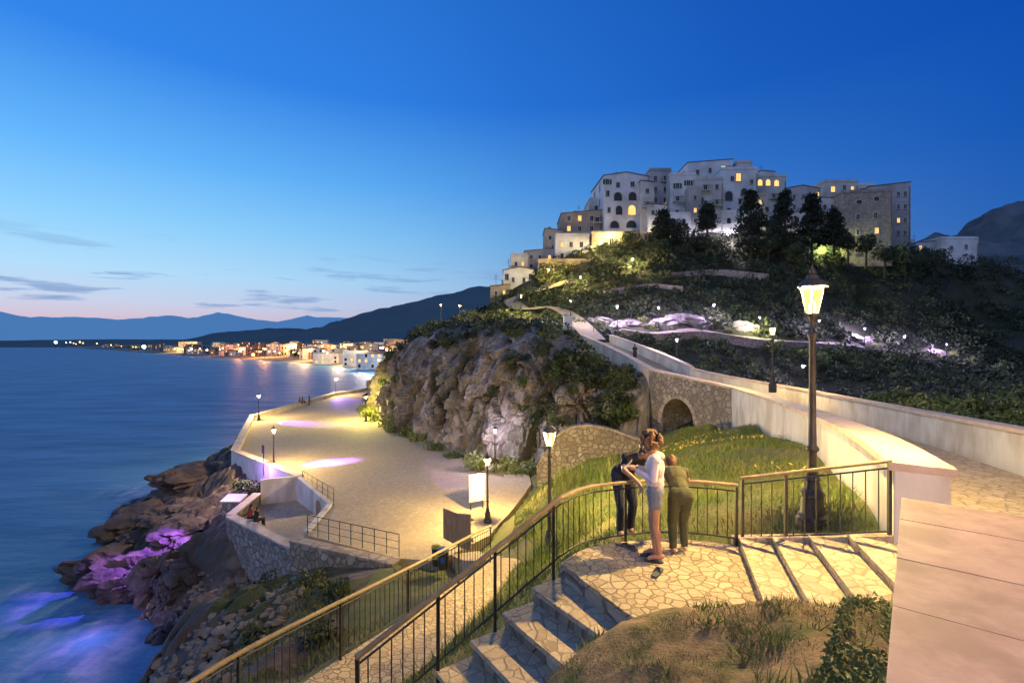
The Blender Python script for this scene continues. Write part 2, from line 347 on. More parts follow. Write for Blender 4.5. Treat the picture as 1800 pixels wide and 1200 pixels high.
rb=ramp(n,[(0,(.60,.34,.45)),(.03,(.72,.50,.60)),(.07,(.60,.66,.84)),(.12,(.46,.74,.98)),(.2,(.28,.65,1.0)),(.3,(.13,.47,.98)),(.44,(.034,.24,.83)),(1,(.005,.08,.4))])
rd=ramp(n,[(0,(.05,.13,.34)),(.1,(.018,.12,.44)),(.3,(.005,.088,.46)),(.5,(.003,.07,.42)),(1,(.002,.04,.27))])
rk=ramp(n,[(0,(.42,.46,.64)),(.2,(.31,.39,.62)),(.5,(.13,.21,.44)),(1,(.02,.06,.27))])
for r_ in (rb,rd,rk): l.new(E,r_.inputs[0])
fa=ramp(n,[(.40,0.),(.62,.22),(.81,.56),(.9,.8),(1,1.)]); l.new(A_,fa.inputs[0])
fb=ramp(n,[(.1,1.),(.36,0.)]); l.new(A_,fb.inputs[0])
sky=mixc(n,l,fa.outputs[0],rd.outputs[0],rb.outputs[0])
mp=n.new('ShaderNodeMapping'); mp.inputs['Scale'].default_value=(2.2,2.2,22); mp.inputs['Location'].default_value=(.7,.2,.3); l.new(nm.outputs[0],mp.inputs[0])
cn=n.new('ShaderNodeTexNoise'); cn.inputs['Scale'].default_value=2.6; cn.inputs['Detail'].default_value=6; cn.inputs['Roughness'].default_value=.55; l.new(mp.outputs[0],cn.inputs['Vector'])
cr=ramp(n,[(.565,0.),(.64,.75)]); l.new(cn.outputs[0],cr.inputs[0])
ce=ramp(n,[(.03,0.),(.06,1.),(.12,.8),(.19,0.)]); l.new(E,ce.inputs[0])
cm=n.new('ShaderNodeMath'); cm.operation='MULTIPLY'; l.new(cr.outputs[0],cm.inputs[0]); l.new(ce.outputs[0],cm.inputs[1])
cm2=n.new('ShaderNodeMath'); cm2.operation='MULTIPLY'; l.new(cm.outputs[0],cm2.inputs[0]); l.new(fa.outputs[0],cm2.inputs[1])
sky=mixc(n,l,cm2.outputs[0],sky,(.17,.31,.60))
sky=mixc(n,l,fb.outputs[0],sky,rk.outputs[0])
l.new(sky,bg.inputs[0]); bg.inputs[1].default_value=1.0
cam=bpy.data.cameras.new('Camera'); cam.lens=17.0; cam.sensor_width=36; cam.shift_y=6/1800; cam.clip_end=60000; cam.clip_start=.05
co=bpy.data.objects.new('Camera',cam); C.objects.link(co); co.rotation_euler=(R(90),0,0); S.camera=co
sd=bpy.data.lights.new('dusk_sun','SUN'); sd.energy=.4; sd.angle=R(20); sd.color=(.75,.86,1)
so=bpy.data.objects.new('dusk_sun',sd); C.objects.link(so); so.rotation_euler=(R(62),0,R(-48))
S.view_settings.view_transform='Standard'; S.view_settings.look='None'; S.view_settings.exposure=0
def plight(loc,e,col,rad=.08,parent=None,spec=1):
    d=bpy.data.lights.new('lamp_light','POINT'); d.energy=e; d.color=col; d.shadow_soft_size=rad; d.specular_factor=spec
    o=bpy.data.objects.new('lamp_light',d); C.objects.link(o); o.location=loc
    if parent: o.parent=parent
    return o
def slight(loc,target,e,col,ang):
    d=bpy.data.lights.new('spot_light','SPOT'); d.energy=e; d.color=col; d.spot_size=R(ang); d.spot_blend=.6; d.shadow_soft_size=.05
    o=bpy.data.objects.new('spot_light',d); C.objects.link(o); o.location=loc; o.rotation_euler=(Vector(target)-Vector(loc)).to_track_quat('-Z','Y').to_euler(); return o
# ------------------------------------------------------------ sea, far land
xs=np.array([-30000,-6000,-2000,-600,-200,-100,-60,-40,-20,0,40,200,1000,30000.]); ys=np.array([-300,0,20,40,60,100,200,400,900,3000,9000,30000.])
X,Y=np.meshgrid(xs,ys); struct(gridmesh('sea',X,Y,X*0+SEA,X>-1e9,M['water']))
WL=[(665,655),(620,648),(560,641),(450,633),(330,626.5),(240,619),(150,612),(60,609.6),(-150,608.2)]
wl=[(PX(a,15.5*F/(b-HY)),15.5*F/(b-HY)) for a,b in WL]; wl=[(60,215)]+wl
V=[];Fc=[]; ins=[(0,-.4),(14,1.0),(50,2.6),(450,21.),(2500,60.)]
for i,(x,y) in enumerate(wl):
    d=Vector((1,.25,0)).normalized() if i<6 else Vector((.6,1,0)).normalized()
    for dd,h in ins: V.append((x+d.x*dd,y+d.y*dd,SEA+h))
for i in range(len(wl)-1):
    for j in range(4): Fc.append((i*5+j,(i+1)*5+j,(i+1)*5+j+1,i*5+j+1))
struct(meshobj('coast_plain',V,Fc,M['sand']))
def gz(x,y):
    d_=0
    for k in range(6):
        y0=y-.2425*d_; xw=float(np.interp(y0,[p[1] for p in wl],[p[0] for p in wl])); d_=max(0,(x-xw)/.97)
    return SEA+.6+float(np.interp(d_,[p[0] for p in ins],[p[1] for p in ins]))
def ridge(name,prof,Y,mat,depth,amp,nsc,base=SEA-5,nx=160,nd=14):
    xs=np.linspace(prof[0][0],prof[-1][0],nx); ys=np.interp(xs,[p[0] for p in prof],[p[1] for p in prof]); V=[];Fc=[]
    for i in range(nx):
        zt=-(ys[i]-HY)/F*Y
        for j in range(nd+1):
            t=j/nd; s=math.sin(t*math.pi/2)**1.1
            yy=Y-depth*(1-t); x=PX(xs[i],Y)
            nzv=frac((x,yy*2,0),nsc,6)*amp*(.35 if t==1 else .5+.5*math.sin(t*3.1))
            V.append((x,yy,base+(zt-base)*s+nzv*min(1,t*3)))
    for i in range(nx-1):
        for j in range(nd): a=i*(nd+1)+j; Fc.append((a,a+nd+1,a+nd+2,a+1))
    return struct(meshobj(name,V,Fc,mat,smooth=True))
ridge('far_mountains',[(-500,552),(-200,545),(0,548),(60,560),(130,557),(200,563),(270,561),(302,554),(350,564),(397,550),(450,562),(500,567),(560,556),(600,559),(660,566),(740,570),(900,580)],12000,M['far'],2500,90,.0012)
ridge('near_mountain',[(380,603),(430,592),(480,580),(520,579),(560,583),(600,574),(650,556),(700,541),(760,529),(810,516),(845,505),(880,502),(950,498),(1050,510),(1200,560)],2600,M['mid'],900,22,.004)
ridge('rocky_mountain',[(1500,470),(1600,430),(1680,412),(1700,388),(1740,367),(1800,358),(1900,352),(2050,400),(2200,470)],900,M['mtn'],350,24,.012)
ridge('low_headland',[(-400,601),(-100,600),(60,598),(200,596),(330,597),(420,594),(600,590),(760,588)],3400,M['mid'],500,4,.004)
# ------------------------------------------------------------ viaduct plan
A=P(1565,812,6.0);B=P(1490,757,9.2);Cc=P(1400,718,15.5);D=P(1340,697,22);E_=P(1285,680,30);G_=P(1140,648,37);H_=P(1080,615,46);I_=P(1020,588,60)
segN=[Vector((-.55,-.55,-1.1)),Vector((1.18,1.57,-1.1)),Vector((2.82,3.5,-1.1))]
LW=cat_rom([A,B,Cc,D,E_],6); LS=[E_,E_.lerp(G_,.25),E_.lerp(G_,.5),E_.lerp(G_,.75),G_]; LU=cat_rom([G_,H_,I_],7)
LALL=LW+LS[1:]+LU[1:]
RW=3.7
road_l=[segN[0],segN[1],segN[2]]+LALL
nr=normals2(road_l)
for k in range(2):
    nr=[(nr[max(i-1,0)]+nr[i]*2+nr[min(i+1,len(nr)-1)]).normalized() for i in range(len(nr))]
rv=[];rf=[]
for p,nn in zip(road_l,nr):
    for t in (.1,.5,.95): q=p+nn*RW*t; rv.append((q.x,q.y,p.z-.95))
for i in range(len(road_l)-1):
    for j in (0,1): rf.append((i*3+j,i*3+j+1,i*3+j+4,i*3+j+3))
struct(meshobj('road',rv,rf,M['road']))
# ------------------------------------------------------------ hillside
TOP=[P(668,660,92),P(700,626,80),P(745,590,66),P(790,574,58),P(870,571,50.5),P(950,575,47),P(1010,596,45),P(1040,622,44),P(1090,644,41.5),P(1140,656,37.8)]
BASE=[P(643,700,97),P(650,722,74.5),P(655,732,68),P(690,752,58.5),P(740,775,50.3),P(830,805,43),P(920,826,39.3),P(990,812,37),P(1060,790,36.6),P(1142,765,36.2)]
HP=[tuple(p-Vector((0,0,.1))) for p in TOP]
HP+=[tuple(P(*a)) for a in [(1800,770,20),(1800,690,50),(1800,650,90),(1300,675,52),(1412,690,60),(1200,566,70),(1310,582,72),(1515,606,85),(1650,634,86),(1100,505,90),(1300,505,94),(1500,525,103),(1700,560,112),
 (1060,412,110),(1150,400,108),(1300,405,108),(1450,405,108),(1560,434,110),(1650,450,122),(1720,457,132),(1800,500,140),(1900,520,140),(2000,560,120),(985,452,107),(940,488,103),(890,515,99),(860,547,92),(825,560,84),
 (775,570,72),(850,571,59),(930,570,57),(1000,573,68),(1100,574,70),(1050,545,80),(1220,470,97),(1400,470,98),(1600,490,110)]]
HP+=[(8.5,60,.1),(11.5,62,.2),(9.9,46,-2.4),(13,48,-3.2),(10.4,37,-6.2),(14.5,37,-6),(17.5,30,-5),(13,22,-5),(10,14,-4.2),(15,15,-3.9),(12,9,-3.6),(8,3,-3.5),(20,5,-3.5),(40,5,-5),(45,25,-5.5)]
HP+=[(-27,99,-11),(-34,108,-16.5),(-24,118,-14),(-12,112,-4),(0,118,6),(-20,150,-15),(10,160,12),(30,170,24),(70,170,26),(110,170,22),(150,160,14),(-40,200,-17),(20,210,5),(80,210,12),(170,200,5),(200,120,2),(180,60,-3),(-45,140,-17)]
H1=RBF(HP)
EX=[(-90,-30),(-90,100),(-26,93.4)]+[(p.x,p.y+.9) for p in TOP[1:8]]+[(9.9,42),(10.6,37),(13.4,30)]+[(p.x+.25,p.y) for p in reversed(LW)]+[(2.9,3.5),(0,0),(0,-30)]
xs=np.arange(-48,205,1.1); ys=np.arange(0,215,1.1); X,Y=np.meshgrid(xs,ys); Z=H1(X,Y)
NZ=np.array([[frac((x,y,3),.12,5) for x in xs] for y in ys]); fade=np.clip((Z-4)/6,0,1); Z2=Z+NZ*(.25+.5*fade)
def H1n(x,y): z=float(H1(x,y)); return z+frac((x,y,3),.12,5)*(.25+.5*min(1,max(0,(z-4)/6)))
RC=[p+nn*RW*.5 for p,nn in zip(road_l,nr)]
for q in RC:
    d=np.hypot(X-q.x,Y-q.y); near=d<4.2; Z2[near]=np.minimum(Z2[near],q.z-1.15)
struct(gridmesh('hillside',X,Y,Z2,~inpoly(X,Y,EX),M['hill']))
def hit(px,py,y0=50,y1=170):
    Ys=np.arange(y0,y1,.2); Xs=PX(px,Ys); Zr=-(py-HY)/F*Ys; i=np.where(Zr<=H1(Xs,Ys))[0]
    k=i[0] if len(i) else len(Ys)-1; return Vector((Xs[k],Ys[k],Zr[k]))
# cliff
def lerpl(L,u):
    f=u*(len(L)-1); i=min(int(f),len(L)-2); return L[i].lerp(L[i+1],f-i)
TOPs=cat_rom(TOP,6); BASEs=cat_rom(BASE,6); nu,nv=350,125; V=[];Fc=[]
for i in range(nu+1):
    u=i/nu; t=lerpl(TOPs,u); b_=lerpl(BASEs,u); b_=b_-Vector((0,0,.8))
    u2=min(1,u+.01);u1=max(0,u-.01); tg=(lerpl(BASEs,u2)-lerpl(BASEs,u1)+lerpl(TOPs,u2)-lerpl(TOPs,u1)); out=Vector((tg.y,-tg.x,0)).normalized()
    if out.y>0: out=-out
    for j in range(nv+1):
        v=j/nv; hz_=.5*v**1.1+.5*v**5; p=Vector((b_.x+(t.x-b_.x)*hz_,b_.y+(t.y-b_.y)*hz_,b_.z+(t.z-b_.z)*(1-(1-v)**1.15)))
        amp=math.sin(min(1,v*1.1+.05)*math.pi)**.4*min(1,(1-u)*8,u*10+.3) if v<.94 else .2*min(1,(1-u)*8)
        wv=noise.noise_vector(p*.25)*.8; pw_=p+wv
        dsp=facet(pw_,(.22,.22,.085),3.0,.35)*.85+facet(pw_,(.55,.55,.22),3.6,.5)*.62+facet(p,(1.3,1.3,.6),3.6,.5)*.30+facet(p,(2.8,2.8,1.5),3.,.4)*.09+frac(p,.8,4)*.1
        dsp=max(-2.2,min(1.7,dsp))
        p=p+(out*.85+Vector((0,-.35,.1)))*dsp*amp; V.append(p)
    V.append(t+Vector((0,3.5,-.9)))
s_=nv+2
for i in range(nu):
    for j in range(nv+1): a=i*s_+j; Fc.append((a,a+s_,a+s_+1,a+1))
struct(meshobj('cliff',V,Fc,M['cliff']))
def clv(u,v): return V[int(u*nu)*s_+int(v*nv)]
CLP=[clv(random.uniform(.08,.93),random.choice([random.uniform(.7,.96),random.uniform(.78,.96),random.uniform(.12,.9)])).copy() for k in range(60)]+[clv(random.uniform(.58,.95),random.uniform(.35,.95)).copy() for k in range(38)]
# ------------------------------------------------------------ plaza, terrace
PZ=-10.0
plz=[(-31,106.5),(-34.8,95),(-34.6,64.5),(-29,52.3),(-24.8,43.3),(-15.2,34.8),(-11.2,30.3),(-10.9,25.5),(-5.4,22.7),(-3.4,22.4),(-1.2,25.4),(.2,30),(1.4,34.8),(1.2,40.5),(-3.4,45.5),(-9.2,53),(-14,61),(-18.5,70),(-20.5,76),(-28.5,99)]
struct(MB().prism(list(reversed(plz)),-12.5,PZ).obj('plaza',M['plaza']))
TZ=-11.1; terr=[(-17,29.6),(-11.1,25.1),(-10.7,29.9),(-11.3,30.4),(-15.2,34.8),(-17.6,33.9)]
struct(MB().prism(terr,-13,TZ).obj('terrace_floor',M['plaza']))
# ------------------------------------------------------------ near ground
def pp(*a): return tuple(P(*a))
LAMP0=P(1428,918,7.3)
GP=[(4.75,6.25,-2.72),pp(1490,856,9.2),pp(1400,778,15.5),pp(1330,748,23),pp(1255,748,30),pp(1190,757,33),pp(1150,795,31),pp(1100,825,28),(1.85,7.75,-3.12),(3.0,7.45,-3.05),(.9,7.2,-3.2),(2,7,-3.25),(2.4,6.4,-3.25),(1,6,-3.35),tuple(LAMP0),(4.1,6.75,-2.95),(3.6,7.1,-3.0),(4.8,5.6,-2.9),(3.9,5.9,-3.1),(3.3,6.2,-3.2),
 pp(1200,860,13),pp(1300,800,14),pp(1100,850,14),(1.0,12.7,-5.5),(2.2,12.7,-4.6),pp(1000,860,18),pp(1050,840,22),pp(960,850,27),pp(1000,835,31),pp(1240,775,22),
 (-.61,13.2,-6.1),(.16,13.6,-6.05),(-3.63,6.5,-5.3),(-1.3,7.8,-5.2),(-2.5,7.0,-5.3),(.1,7.2,-4.0),(-.6,6.4,-4.2),(.2,10,-5.0),(1.2,9.5,-4.1),(-1.3,5.2,-4.6),(-2.4,5,-5),(-.4,11,-5.7),
 (.4,29,-10.2),(-1,24.6,-10.3),(1.6,34,-10.2),(-.5,18,-8.2),(1,20,-7.8),(-.5,21,-9.3),(-2.6,19,-9.4),(-3.4,21.6,-10.3),(-2.2,14.5,-7.6),(-1.7,12,-7.),(-4.5,7.5,-7.2),(-5,6,-7.),(-4.6,4,-6.8),(-2,1,-5),(0,1,-3.5),(.5,3.5,-3.6),(6,4,-3),(9,3,-3.5),(13,22,-4.5),(13.5,30,-6),(10,34,-6.8),(5,33.5,-8.2),(3,35,-9.5),
 (-44,78,-18),(-41.5,62,-17.8),(-39.5,54,-17.8),(-35.4,45,-17.8),(-30.6,37.6,-17.8),(-27.2,32.2,-17.8),(-23.8,28.6,-17.6),(-20.8,26.4,-17),(-18,24.0,-16.6),(-17.2,21.5,-16.6),(-15.6,16.6,-16.6),(-14.8,8,-16.8),(-48,50,-20),(-42,34,-20),(-34,24,-20),(-26,20,-19),
 (-33.2,45,-14.0),(-28.6,38.4,-13.6),(-25.3,33,-13.5),(-22.4,30,-13.6),(-25.4,37,-13.0),(-22.5,33.8,-12.7),(-28,42,-13.0),(-33,52,-13.0),(-20.4,28.8,-13.3),pp(330,850,48),pp(350,945,32.5),pp(330,900,40),pp(390,800,53),pp(430,782,51),pp(412,830,42.5),pp(440,862,37),pp(400,900,31.5),pp(412,945,29.3),pp(420,1020,27.6),pp(525,1020,24.6),pp(600,1020,21),pp(690,1000,21.6),pp(560,1080,18),pp(500,1150,15.5),pp(450,1200,14),pp(345,1100,21.5),pp(400,1180,17),pp(290,1180,19.5),
 (-35,66,-10.9),(-35.3,80,-11.3),(-36,95,-12),(-38,97,-16),(-37.5,66,-14.3),(-36,58,-13.6),(-16.5,34.6,-11),(-10,23.6,-11.3),(-7,15,-10.2),(-9,10,-11.5),(-7.5,8,-9.2),(-12,12,-13),(-9,4,-12)]
GN=RBF(GP)
def shoreZ(X,Y):
    Z=GN(X,Y); sh=X.shape; d=np.zeros(sh)
    it=np.nditer([X,Y,Z],flags=['multi_index'])
    for x,y,z in it:
        x=float(x);y=float(y);z=float(z); k=min(1,max(0,(-6.2-x)/7)); k2=min(1,max(0,(-9.5-z)/2.5))
        if k<=0: continue
        rot=(x*.8+y*.6,-x*.6+y*.8,z)
        f=facet(rot,(.08,.22,.2),3.0,.1)*.7+facet(rot,(.2,.62,.5),3.2,.4)*.42+facet(rot,(.6,1.7,1.2),3.0,.4)*.17
        d[it.multi_index]=k*(.12+.88*k2)*max(-.6,min(1.4,f))*(1 if z>-15.6 else max(0,1-(-15.6-z)*.9))+k*frac((x,y,z),.8,4)*.06
    return Z+d
xs=np.arange(-47,-5.99,.25); ys=np.arange(3,100,.28); X,Y=np.meshgrid(xs,ys); keep=~inpoly(X,Y,[(-30.6,106),(-34.2,95),(-34.0,64.5),(-28.6,52.6),(-24.4,43.6),(-14.8,35.2),(-10.8,30),(-10.5,25.9),(-5,23),(0,25),(2,110)])&~inpoly(X,Y,[(-16.7,29.8),(-11.3,25.6),(-10.7,29.9),(-15.2,34.8),(-17.3,33.8)])
Z=GN(X,Y); keep&=Z>-18.3; Z=shoreZ(X,Y)
green=(X>-13.5)&(Z>-11.9)|((X>-16)&(Y<15)&(Z>-11.2)); green=green&(np.array([[noise.noise(Vector((x*.5,y*.5,0))) for x in xs] for y in ys])>-.25)
struct(gridmesh('rocky_shore',X,Y,Z,keep,[M['rock'],M['scrubg']],False,fm=green[:-1,:-1].astype(int)))
xs=np.arange(-6.0,14.3,.25); ys=np.arange(1.0,36.5,.25); X,Y=np.meshgrid(xs,ys); Z=GN(X,Y)+np.array([[frac((x,y,1),.7,4)*.07 for x in xs] for y in ys])
inner=[(-90,-30),(-90,100),(9.9,60),(10.8,37),(13.9,30)]+[(p.x+.4,p.y) for p in reversed(LW)]+[(2.9,3.5),(0,0),(0,-30)]
Z=np.where(inpoly(X,Y,plz),np.minimum(Z,-10.5),Z)
struct(gridmesh('grass_slope',X,Y,Z,inpoly(X,Y,inner),M['grassg']))
# mound in front
MP=[(.95,5.05,-2.97),(.5,4.5,-3.12),(-.1,4.0,-3.5),(-.6,3.6,-3.7),(1.5,5.1,-2.84),(1.86,5.05,-2.74),(2.35,4.95,-2.66),(2.75,4.8,-2.55),(3.05,4.5,-2.42),(3.35,4.4,-2.36),(3.2,3.9,-2.3),(1.6,4.2,-2.64),(1.2,3.3,-2.6),(2.2,3.2,-2.25),(0.1,2.7,-2.75),(1.2,1.6,-1.9),(-1,2.2,-3.4),(0,.2,-1.75),(-1.2,.2,-2.6),(1.9,5.75,-3.4),(2.8,5.5,-3.3),(3.5,5.2,-3.2),(3.9,4.9,-3.0),(1.2,5.7,-3.5),(.5,5.4,-3.75),(-.2,5,-4.0),(-1,4.4,-4.3),(-1.8,3.6,-4.6),(-2.5,2.,-4.8)]
MD=RBF(MP); xs=np.arange(-2.6,4.1,.05); ys=np.arange(-.2,5.9,.05); X,Y=np.meshgrid(xs,ys); Z=MD(X,Y)+np.array([[frac((x,y,7),1.6,5)*.06+frac((x,y,2),9,3)*.012 for x in xs] for y in ys])
wallc=lambda X,Y:(X-1.18)*.77-(Y-1.57)*.64
struct(gridmesh('grass_mound',X,Y,Z,wallc(X,Y)<.1,M['dirt']))
# ------------------------------------------------------------ stairs and landing
LZ=-2.93; ARC=cat_rom([(.65,6.5,LZ),(1.12,7.0,LZ),(2.06,7.3,LZ),(2.75,7.27,LZ),(3.33,7.07,LZ)],5)
u_=Vector((.79,-.615,0)); v_=Vector((-.3,-.954,0)); p0=Vector((3.33,7.07,0))
le=p0+v_*2.5+u_*.06
land=[(p.x,p.y) for p in ARC]+[(p0.x+.05,p0.y-.04),(le.x,le.y),(1.3,5.2)]
lt=thing('stone_landing','crazy paved stone landing where the woman in pale pink stands inside the curved railing','landing',(1.8,6.2,LZ-.6))
MB().prism([(x*.997,y*.997) for x,y in reversed(land)],LZ-1.2,LZ-.06).obj('side_wall',M['rubble'],lt,world=True)
MB().prism(list(reversed(land)),LZ-.06,LZ).obj('paving',M['crazy'],lt,world=True)
st=thing('stone_stairs','flight of pale stone steps descending to the left beside the railing','stairs',(-.6,5.4,-4))
sd_=Vector((-.37,-.25,0)); wd=Vector((.56,-.83,0)).normalized()*1.62; L0=Vector((.65,6.5,0))
for k in range(1,9):
    a=L0+sd_*(k-1); b_=L0+sd_*k; z=LZ-.19*k
    q=[a,b_,b_+wd,a+wd]
    MB().prism([(p.x,p.y) for p in q],z-.9,z-.06).obj('riser',M['rubble'],st,world=True)
    q2=[a+sd_*.01,b_+sd_*.09,b_+sd_*.09+wd,a+wd+sd_*.01]; MB().prism([(p.x,p.y) for p in q2],z-.06,z).obj('tread',M['tread'],st,world=True)
st2=thing('stone_stairs','short flight of paved steps rising to the road between wall and lamp','stairs',(3.8,6,-3))
for k in range(4):
    a=p0+u_*(.435*k); wdt=.435 if k<3 else .95; q=[a,a+v_*2.6,a+v_*2.6+u_*wdt,a+u_*wdt]
    z=LZ+.12*(k+1)
    MB().prism([(p.x,p.y) for p in q],z-.9,z-.05).obj('riser',M['riser'],st2,world=True)
    q2=[p-u_*.012 for p in q]; MB().prism([(p.x,p.y) for p in q2],z-.05,z).obj('tread',M['tread'],st2,world=True)
k0=p0-u_*.1; k1=p0+u_*1.76; vv=[]
for p,z in ((k0,LZ+.09),(k1,LZ+.57)):
    for o_ in (.12,-.02):
        q=p-v_*o_; vv+=[(q.x,q.y,z-1.1),(q.x,q.y,z)]
MB().add(vv,[(0,1,3,2),(4,6,7,5),(0,4,5,1),(2,3,7,6),(1,5,7,3),(0,2,6,4)]).obj('kerb',M['tread'],st2,world=True)
# lower path
pl=[Vector((-3.95,5.2,-4.92)),Vector((-3.6,6.5,-5.05)),Vector((-2.1,9.9,-5.5)),Vector((-.61,13.2,-5.9)),Vector((-.7,16,-7.1)),Vector((-2.0,20,-8.9)),Vector((-2.9,23,-9.95))]
pl=cat_rom(pl,5); ns=normals2(pl); V=[];Fc=[]
for p,nn in zip(pl,ns):
    V+= [p,p+nn*1.35,p+nn*1.35-Vector((0,0,1)),p-Vector((0,0,1.2))]
for i in range(len(pl)-1):
    a=i*4; Fc+=[(a,a+1,a+5,a+4),(a+1,a+2,a+6,a+5),(a+3,a,a+4,a+7)]
struct(meshobj('path',V,Fc,M['crazy']))
struct(MB().prism([(-4.4,3.6),(-1.6,4.6),(-1.2,6.6),(-2.4,7.0),(-3.9,6.2)],-6,-4.88).obj('lower_landing',M['crazy']))
# ------------------------------------------------------------ railings
BAL={}
def railing(label,pts,h,posts,sp=.135,group=None):
    pts=[Vector(p) for p in pts]; root=thing('iron_railing',label,'railing',tuple(pts[len(pts)//2]),0,group)
    up=Vector((0,0,1)); seg=[0]
    for i in range(len(pts)-1): seg.append(seg[-1]+(pts[i+1]-pts[i]).length)
    def at(s):
        for i in range(len(pts)-1):
            if s<=seg[i+1]+1e-6: return pts[i].lerp(pts[i+1],(s-seg[i])/max(1e-6,seg[i+1]-seg[i]))
        return pts[-1]
    rs=[]; ns=normals2(pts)
    for i,p in enumerate(pts):
        q=p+up*h; w_=.033; hh=.02; rs.append([q-ns[i]*w_-up*hh,q+ns[i]*w_-up*hh,q+ns[i]*w_+up*hh*.4,q+ns[i]*w_*.6+up*hh,q-ns[i]*w_*.6+up*hh,q-ns[i]*w_+up*hh*.4])
    MB().rings(rs).obj('handrail',M['rail'],root,world=True)
    MB().tube([p+up*.1 for p in pts],.013,6).obj('lower_rail',M['iron'],root,world=True)
    MB().tube([p+up*(h-.09) for p in pts],.012,6).obj('upper_rail',M['iron'],root,world=True)
    k=(h,)
    if k not in BAL:
        BAL[k]=(MB().tube([(0,0,.1),(0,0,h-.09)],.0075,6).obj('baluster',M['iron']),MB().box((0,0,h/2-.12),(.038,.038,h+.2)).obj('post',M['iron']))
        for o in BAL[k]: C.objects.unlink(o)
    n=max(2,int(seg[-1]/sp)); ps=[seg[-1]*q for q in posts]
    for i in range(1,n):
        s=seg[-1]*i/n
        if min([abs(s-q) for q in ps]+[9])<.05: continue
        o=BAL[k][0].copy(); C.objects.link(o); o.parent=root; o.location=at(s)-Vector(root.location)
    for s in ps:
        o=BAL[k][1].copy(); C.objects.link(o); o.parent=root; o.location=at(s)-Vector(root.location)
    return root
stairp=[Vector((.65,6.5,LZ))+Vector((-.37,-.25,-.19))*k for k in (6.1,5,4,3,2,1)]
railing('dark iron railing with bronze handrail curving round the paved landing and down the stairs',stairp+ARC[:-1]+[ARC[-1]-Vector((.03,0,0))],.88,(.003,.17,.31,.478,.72,.997))
railing('short iron railing sloping up beside the steps to the end of the white wall',[Vector((3.36,7.09,LZ)),Vector((4.74,6.03,-2.42))],.98,(.01,.33,.985))
lo=[p+Vector((.05,0,0)) for p in pl if p.y<13.6]; lo=[Vector((-4.2,4.6,-4.85))]+lo
railing('long lower iron railing with bronze handrail along the descending path at bottom left',lo,.98,(.02,.2,.4,.6,.8,.99))
# ------------------------------------------------------------ parapets and bridge
wr=thing('parapet_wall','long white plastered wall with cream coping beside the near street lamp','wall',tuple(A)); zb=[float(GN(p.x,p.y))-.7 for p in LW]
nL=nr[3:3+len(LW)]
sweep(MB(),LW,.04,.56,-.1,zb,ns=nL).obj('wall',M['plaster'],wr,world=True); sweep(MB(),LW,-.02,.62,0,('r',-.1),ns=nL).obj('coping',M['coping'],wr,world=True)
sb=thing('stone_bridge','rubble stone bridge with a single dark round arch carrying the road','bridge',tuple(E_.lerp(G_,.5)+Vector((0,0,-4))))
d=(G_-E_); Lh=math.hypot(d.x,d.y); dx=Vector((d.x/Lh,d.y/Lh,0)); nn=Vector((dx.y,-dx.x,0)); zt_=lambda s:E_.z+(G_.z-E_.z)*s/Lh-.1
ac=Lh*.60; ar=1.55; spz=-5.35; gz_=-8.5
mb=MB(); ss=[0,ac-ar]+[ac-ar*math.cos(R(t)) for t in range(15,180,15)]+[ac+ar,Lh]
for i in range(len(ss)-1):
    a,b2=ss[i],ss[i+1]
    def zl(s): return gz_ if (s<=ac-ar+1e-6 and i==0) or (s>=ac+ar-1e-6 and i==len(ss)-2) else spz+math.sqrt(max(0,ar*ar-(s-ac)**2))
    q=[]
    for off in (0.02,3.7):
        pa=E_+dx*a+nn*off; pb=E_+dx*b2+nn*off
        q+=[(pa.x,pa.y,zl(a)),(pb.x,pb.y,zl(b2)),(pb.x,pb.y,zt_(b2)-(0 if off<1 else .85)),(pa.x,pa.y,zt_(a)-(0 if off<1 else .85))]
    mb.add(q,[(0,1,2,3),(7,6,5,4),(0,4,5,1)])
for s in (ac-ar,ac+ar):
    q=[E_+dx*s+nn*o for o in (.02,3.7)]; mb.add([(q[0].x,q[0].y,gz_),(q[1].x,q[1].y,gz_),(q[1].x,q[1].y,spz),(q[0].x,q[0].y,spz)],[(0,1,2,3)])
mb.obj('masonry',M['rubble'],sb,world=True)
mb=MB()
for k in range(15):
    t=R(6+12*k); c=E_+dx*(ac-(ar+.17)*math.cos(t))+nn*(-.0); c.z=spz+(ar+.17)*math.sin(t)
    rot=Matrix(((dx.x,nn.x,0),(dx.y,nn.y,0),(0,0,1))).to_4x4()@Matrix.Rotation(t-math.pi/2,4,'Y'); mb.box(c,(.33,.12,.36),M4=rot)
mb.obj('arch_ring',M['wstone'],sb,world=True)
sweep(MB(),LS,-.03,.6,0,('r',-.12),ns=[nn]*5).obj('coping',M['coping'],sb,world=True)
sweep(MB(),LS,.1,.5,-.12,('r',-1.0),ns=[nn]*5).obj('parapet',M['plaster'],sb,world=True)
wu=thing('parapet_wall','white parapet climbing from the stone arch up to the pedestal','wall',tuple(H_)); nU=nr[3+len(LW)+3:]; nU=nU[:len(LU)]
sweep(MB(),LU,.04,.5,-.1,[p.z-1.9 for p in LU],ns=nU).obj('wall',M['plaster'],wu,world=True); sweep(MB(),LU,-.02,.56,0,('r',-.1),ns=nU).obj('coping',M['coping'],wu,world=True)
rp=[p+n_*RW for p,n_ in zip(road_l,nr)][1:]
wr2=thing('parapet_wall','outer white parapet curving along the right side of the road','wall',tuple(rp[6])); nR=nr[1:]
sweep(MB(),rp,0,.35,-.1,('r',-2.4),ns=nR).obj('wall',M['plaster'],wr2,world=True); sweep(MB(),rp,-.05,.42,.0,('r',-.1),ns=nR).obj('coping',M['coping'],wr2,world=True)
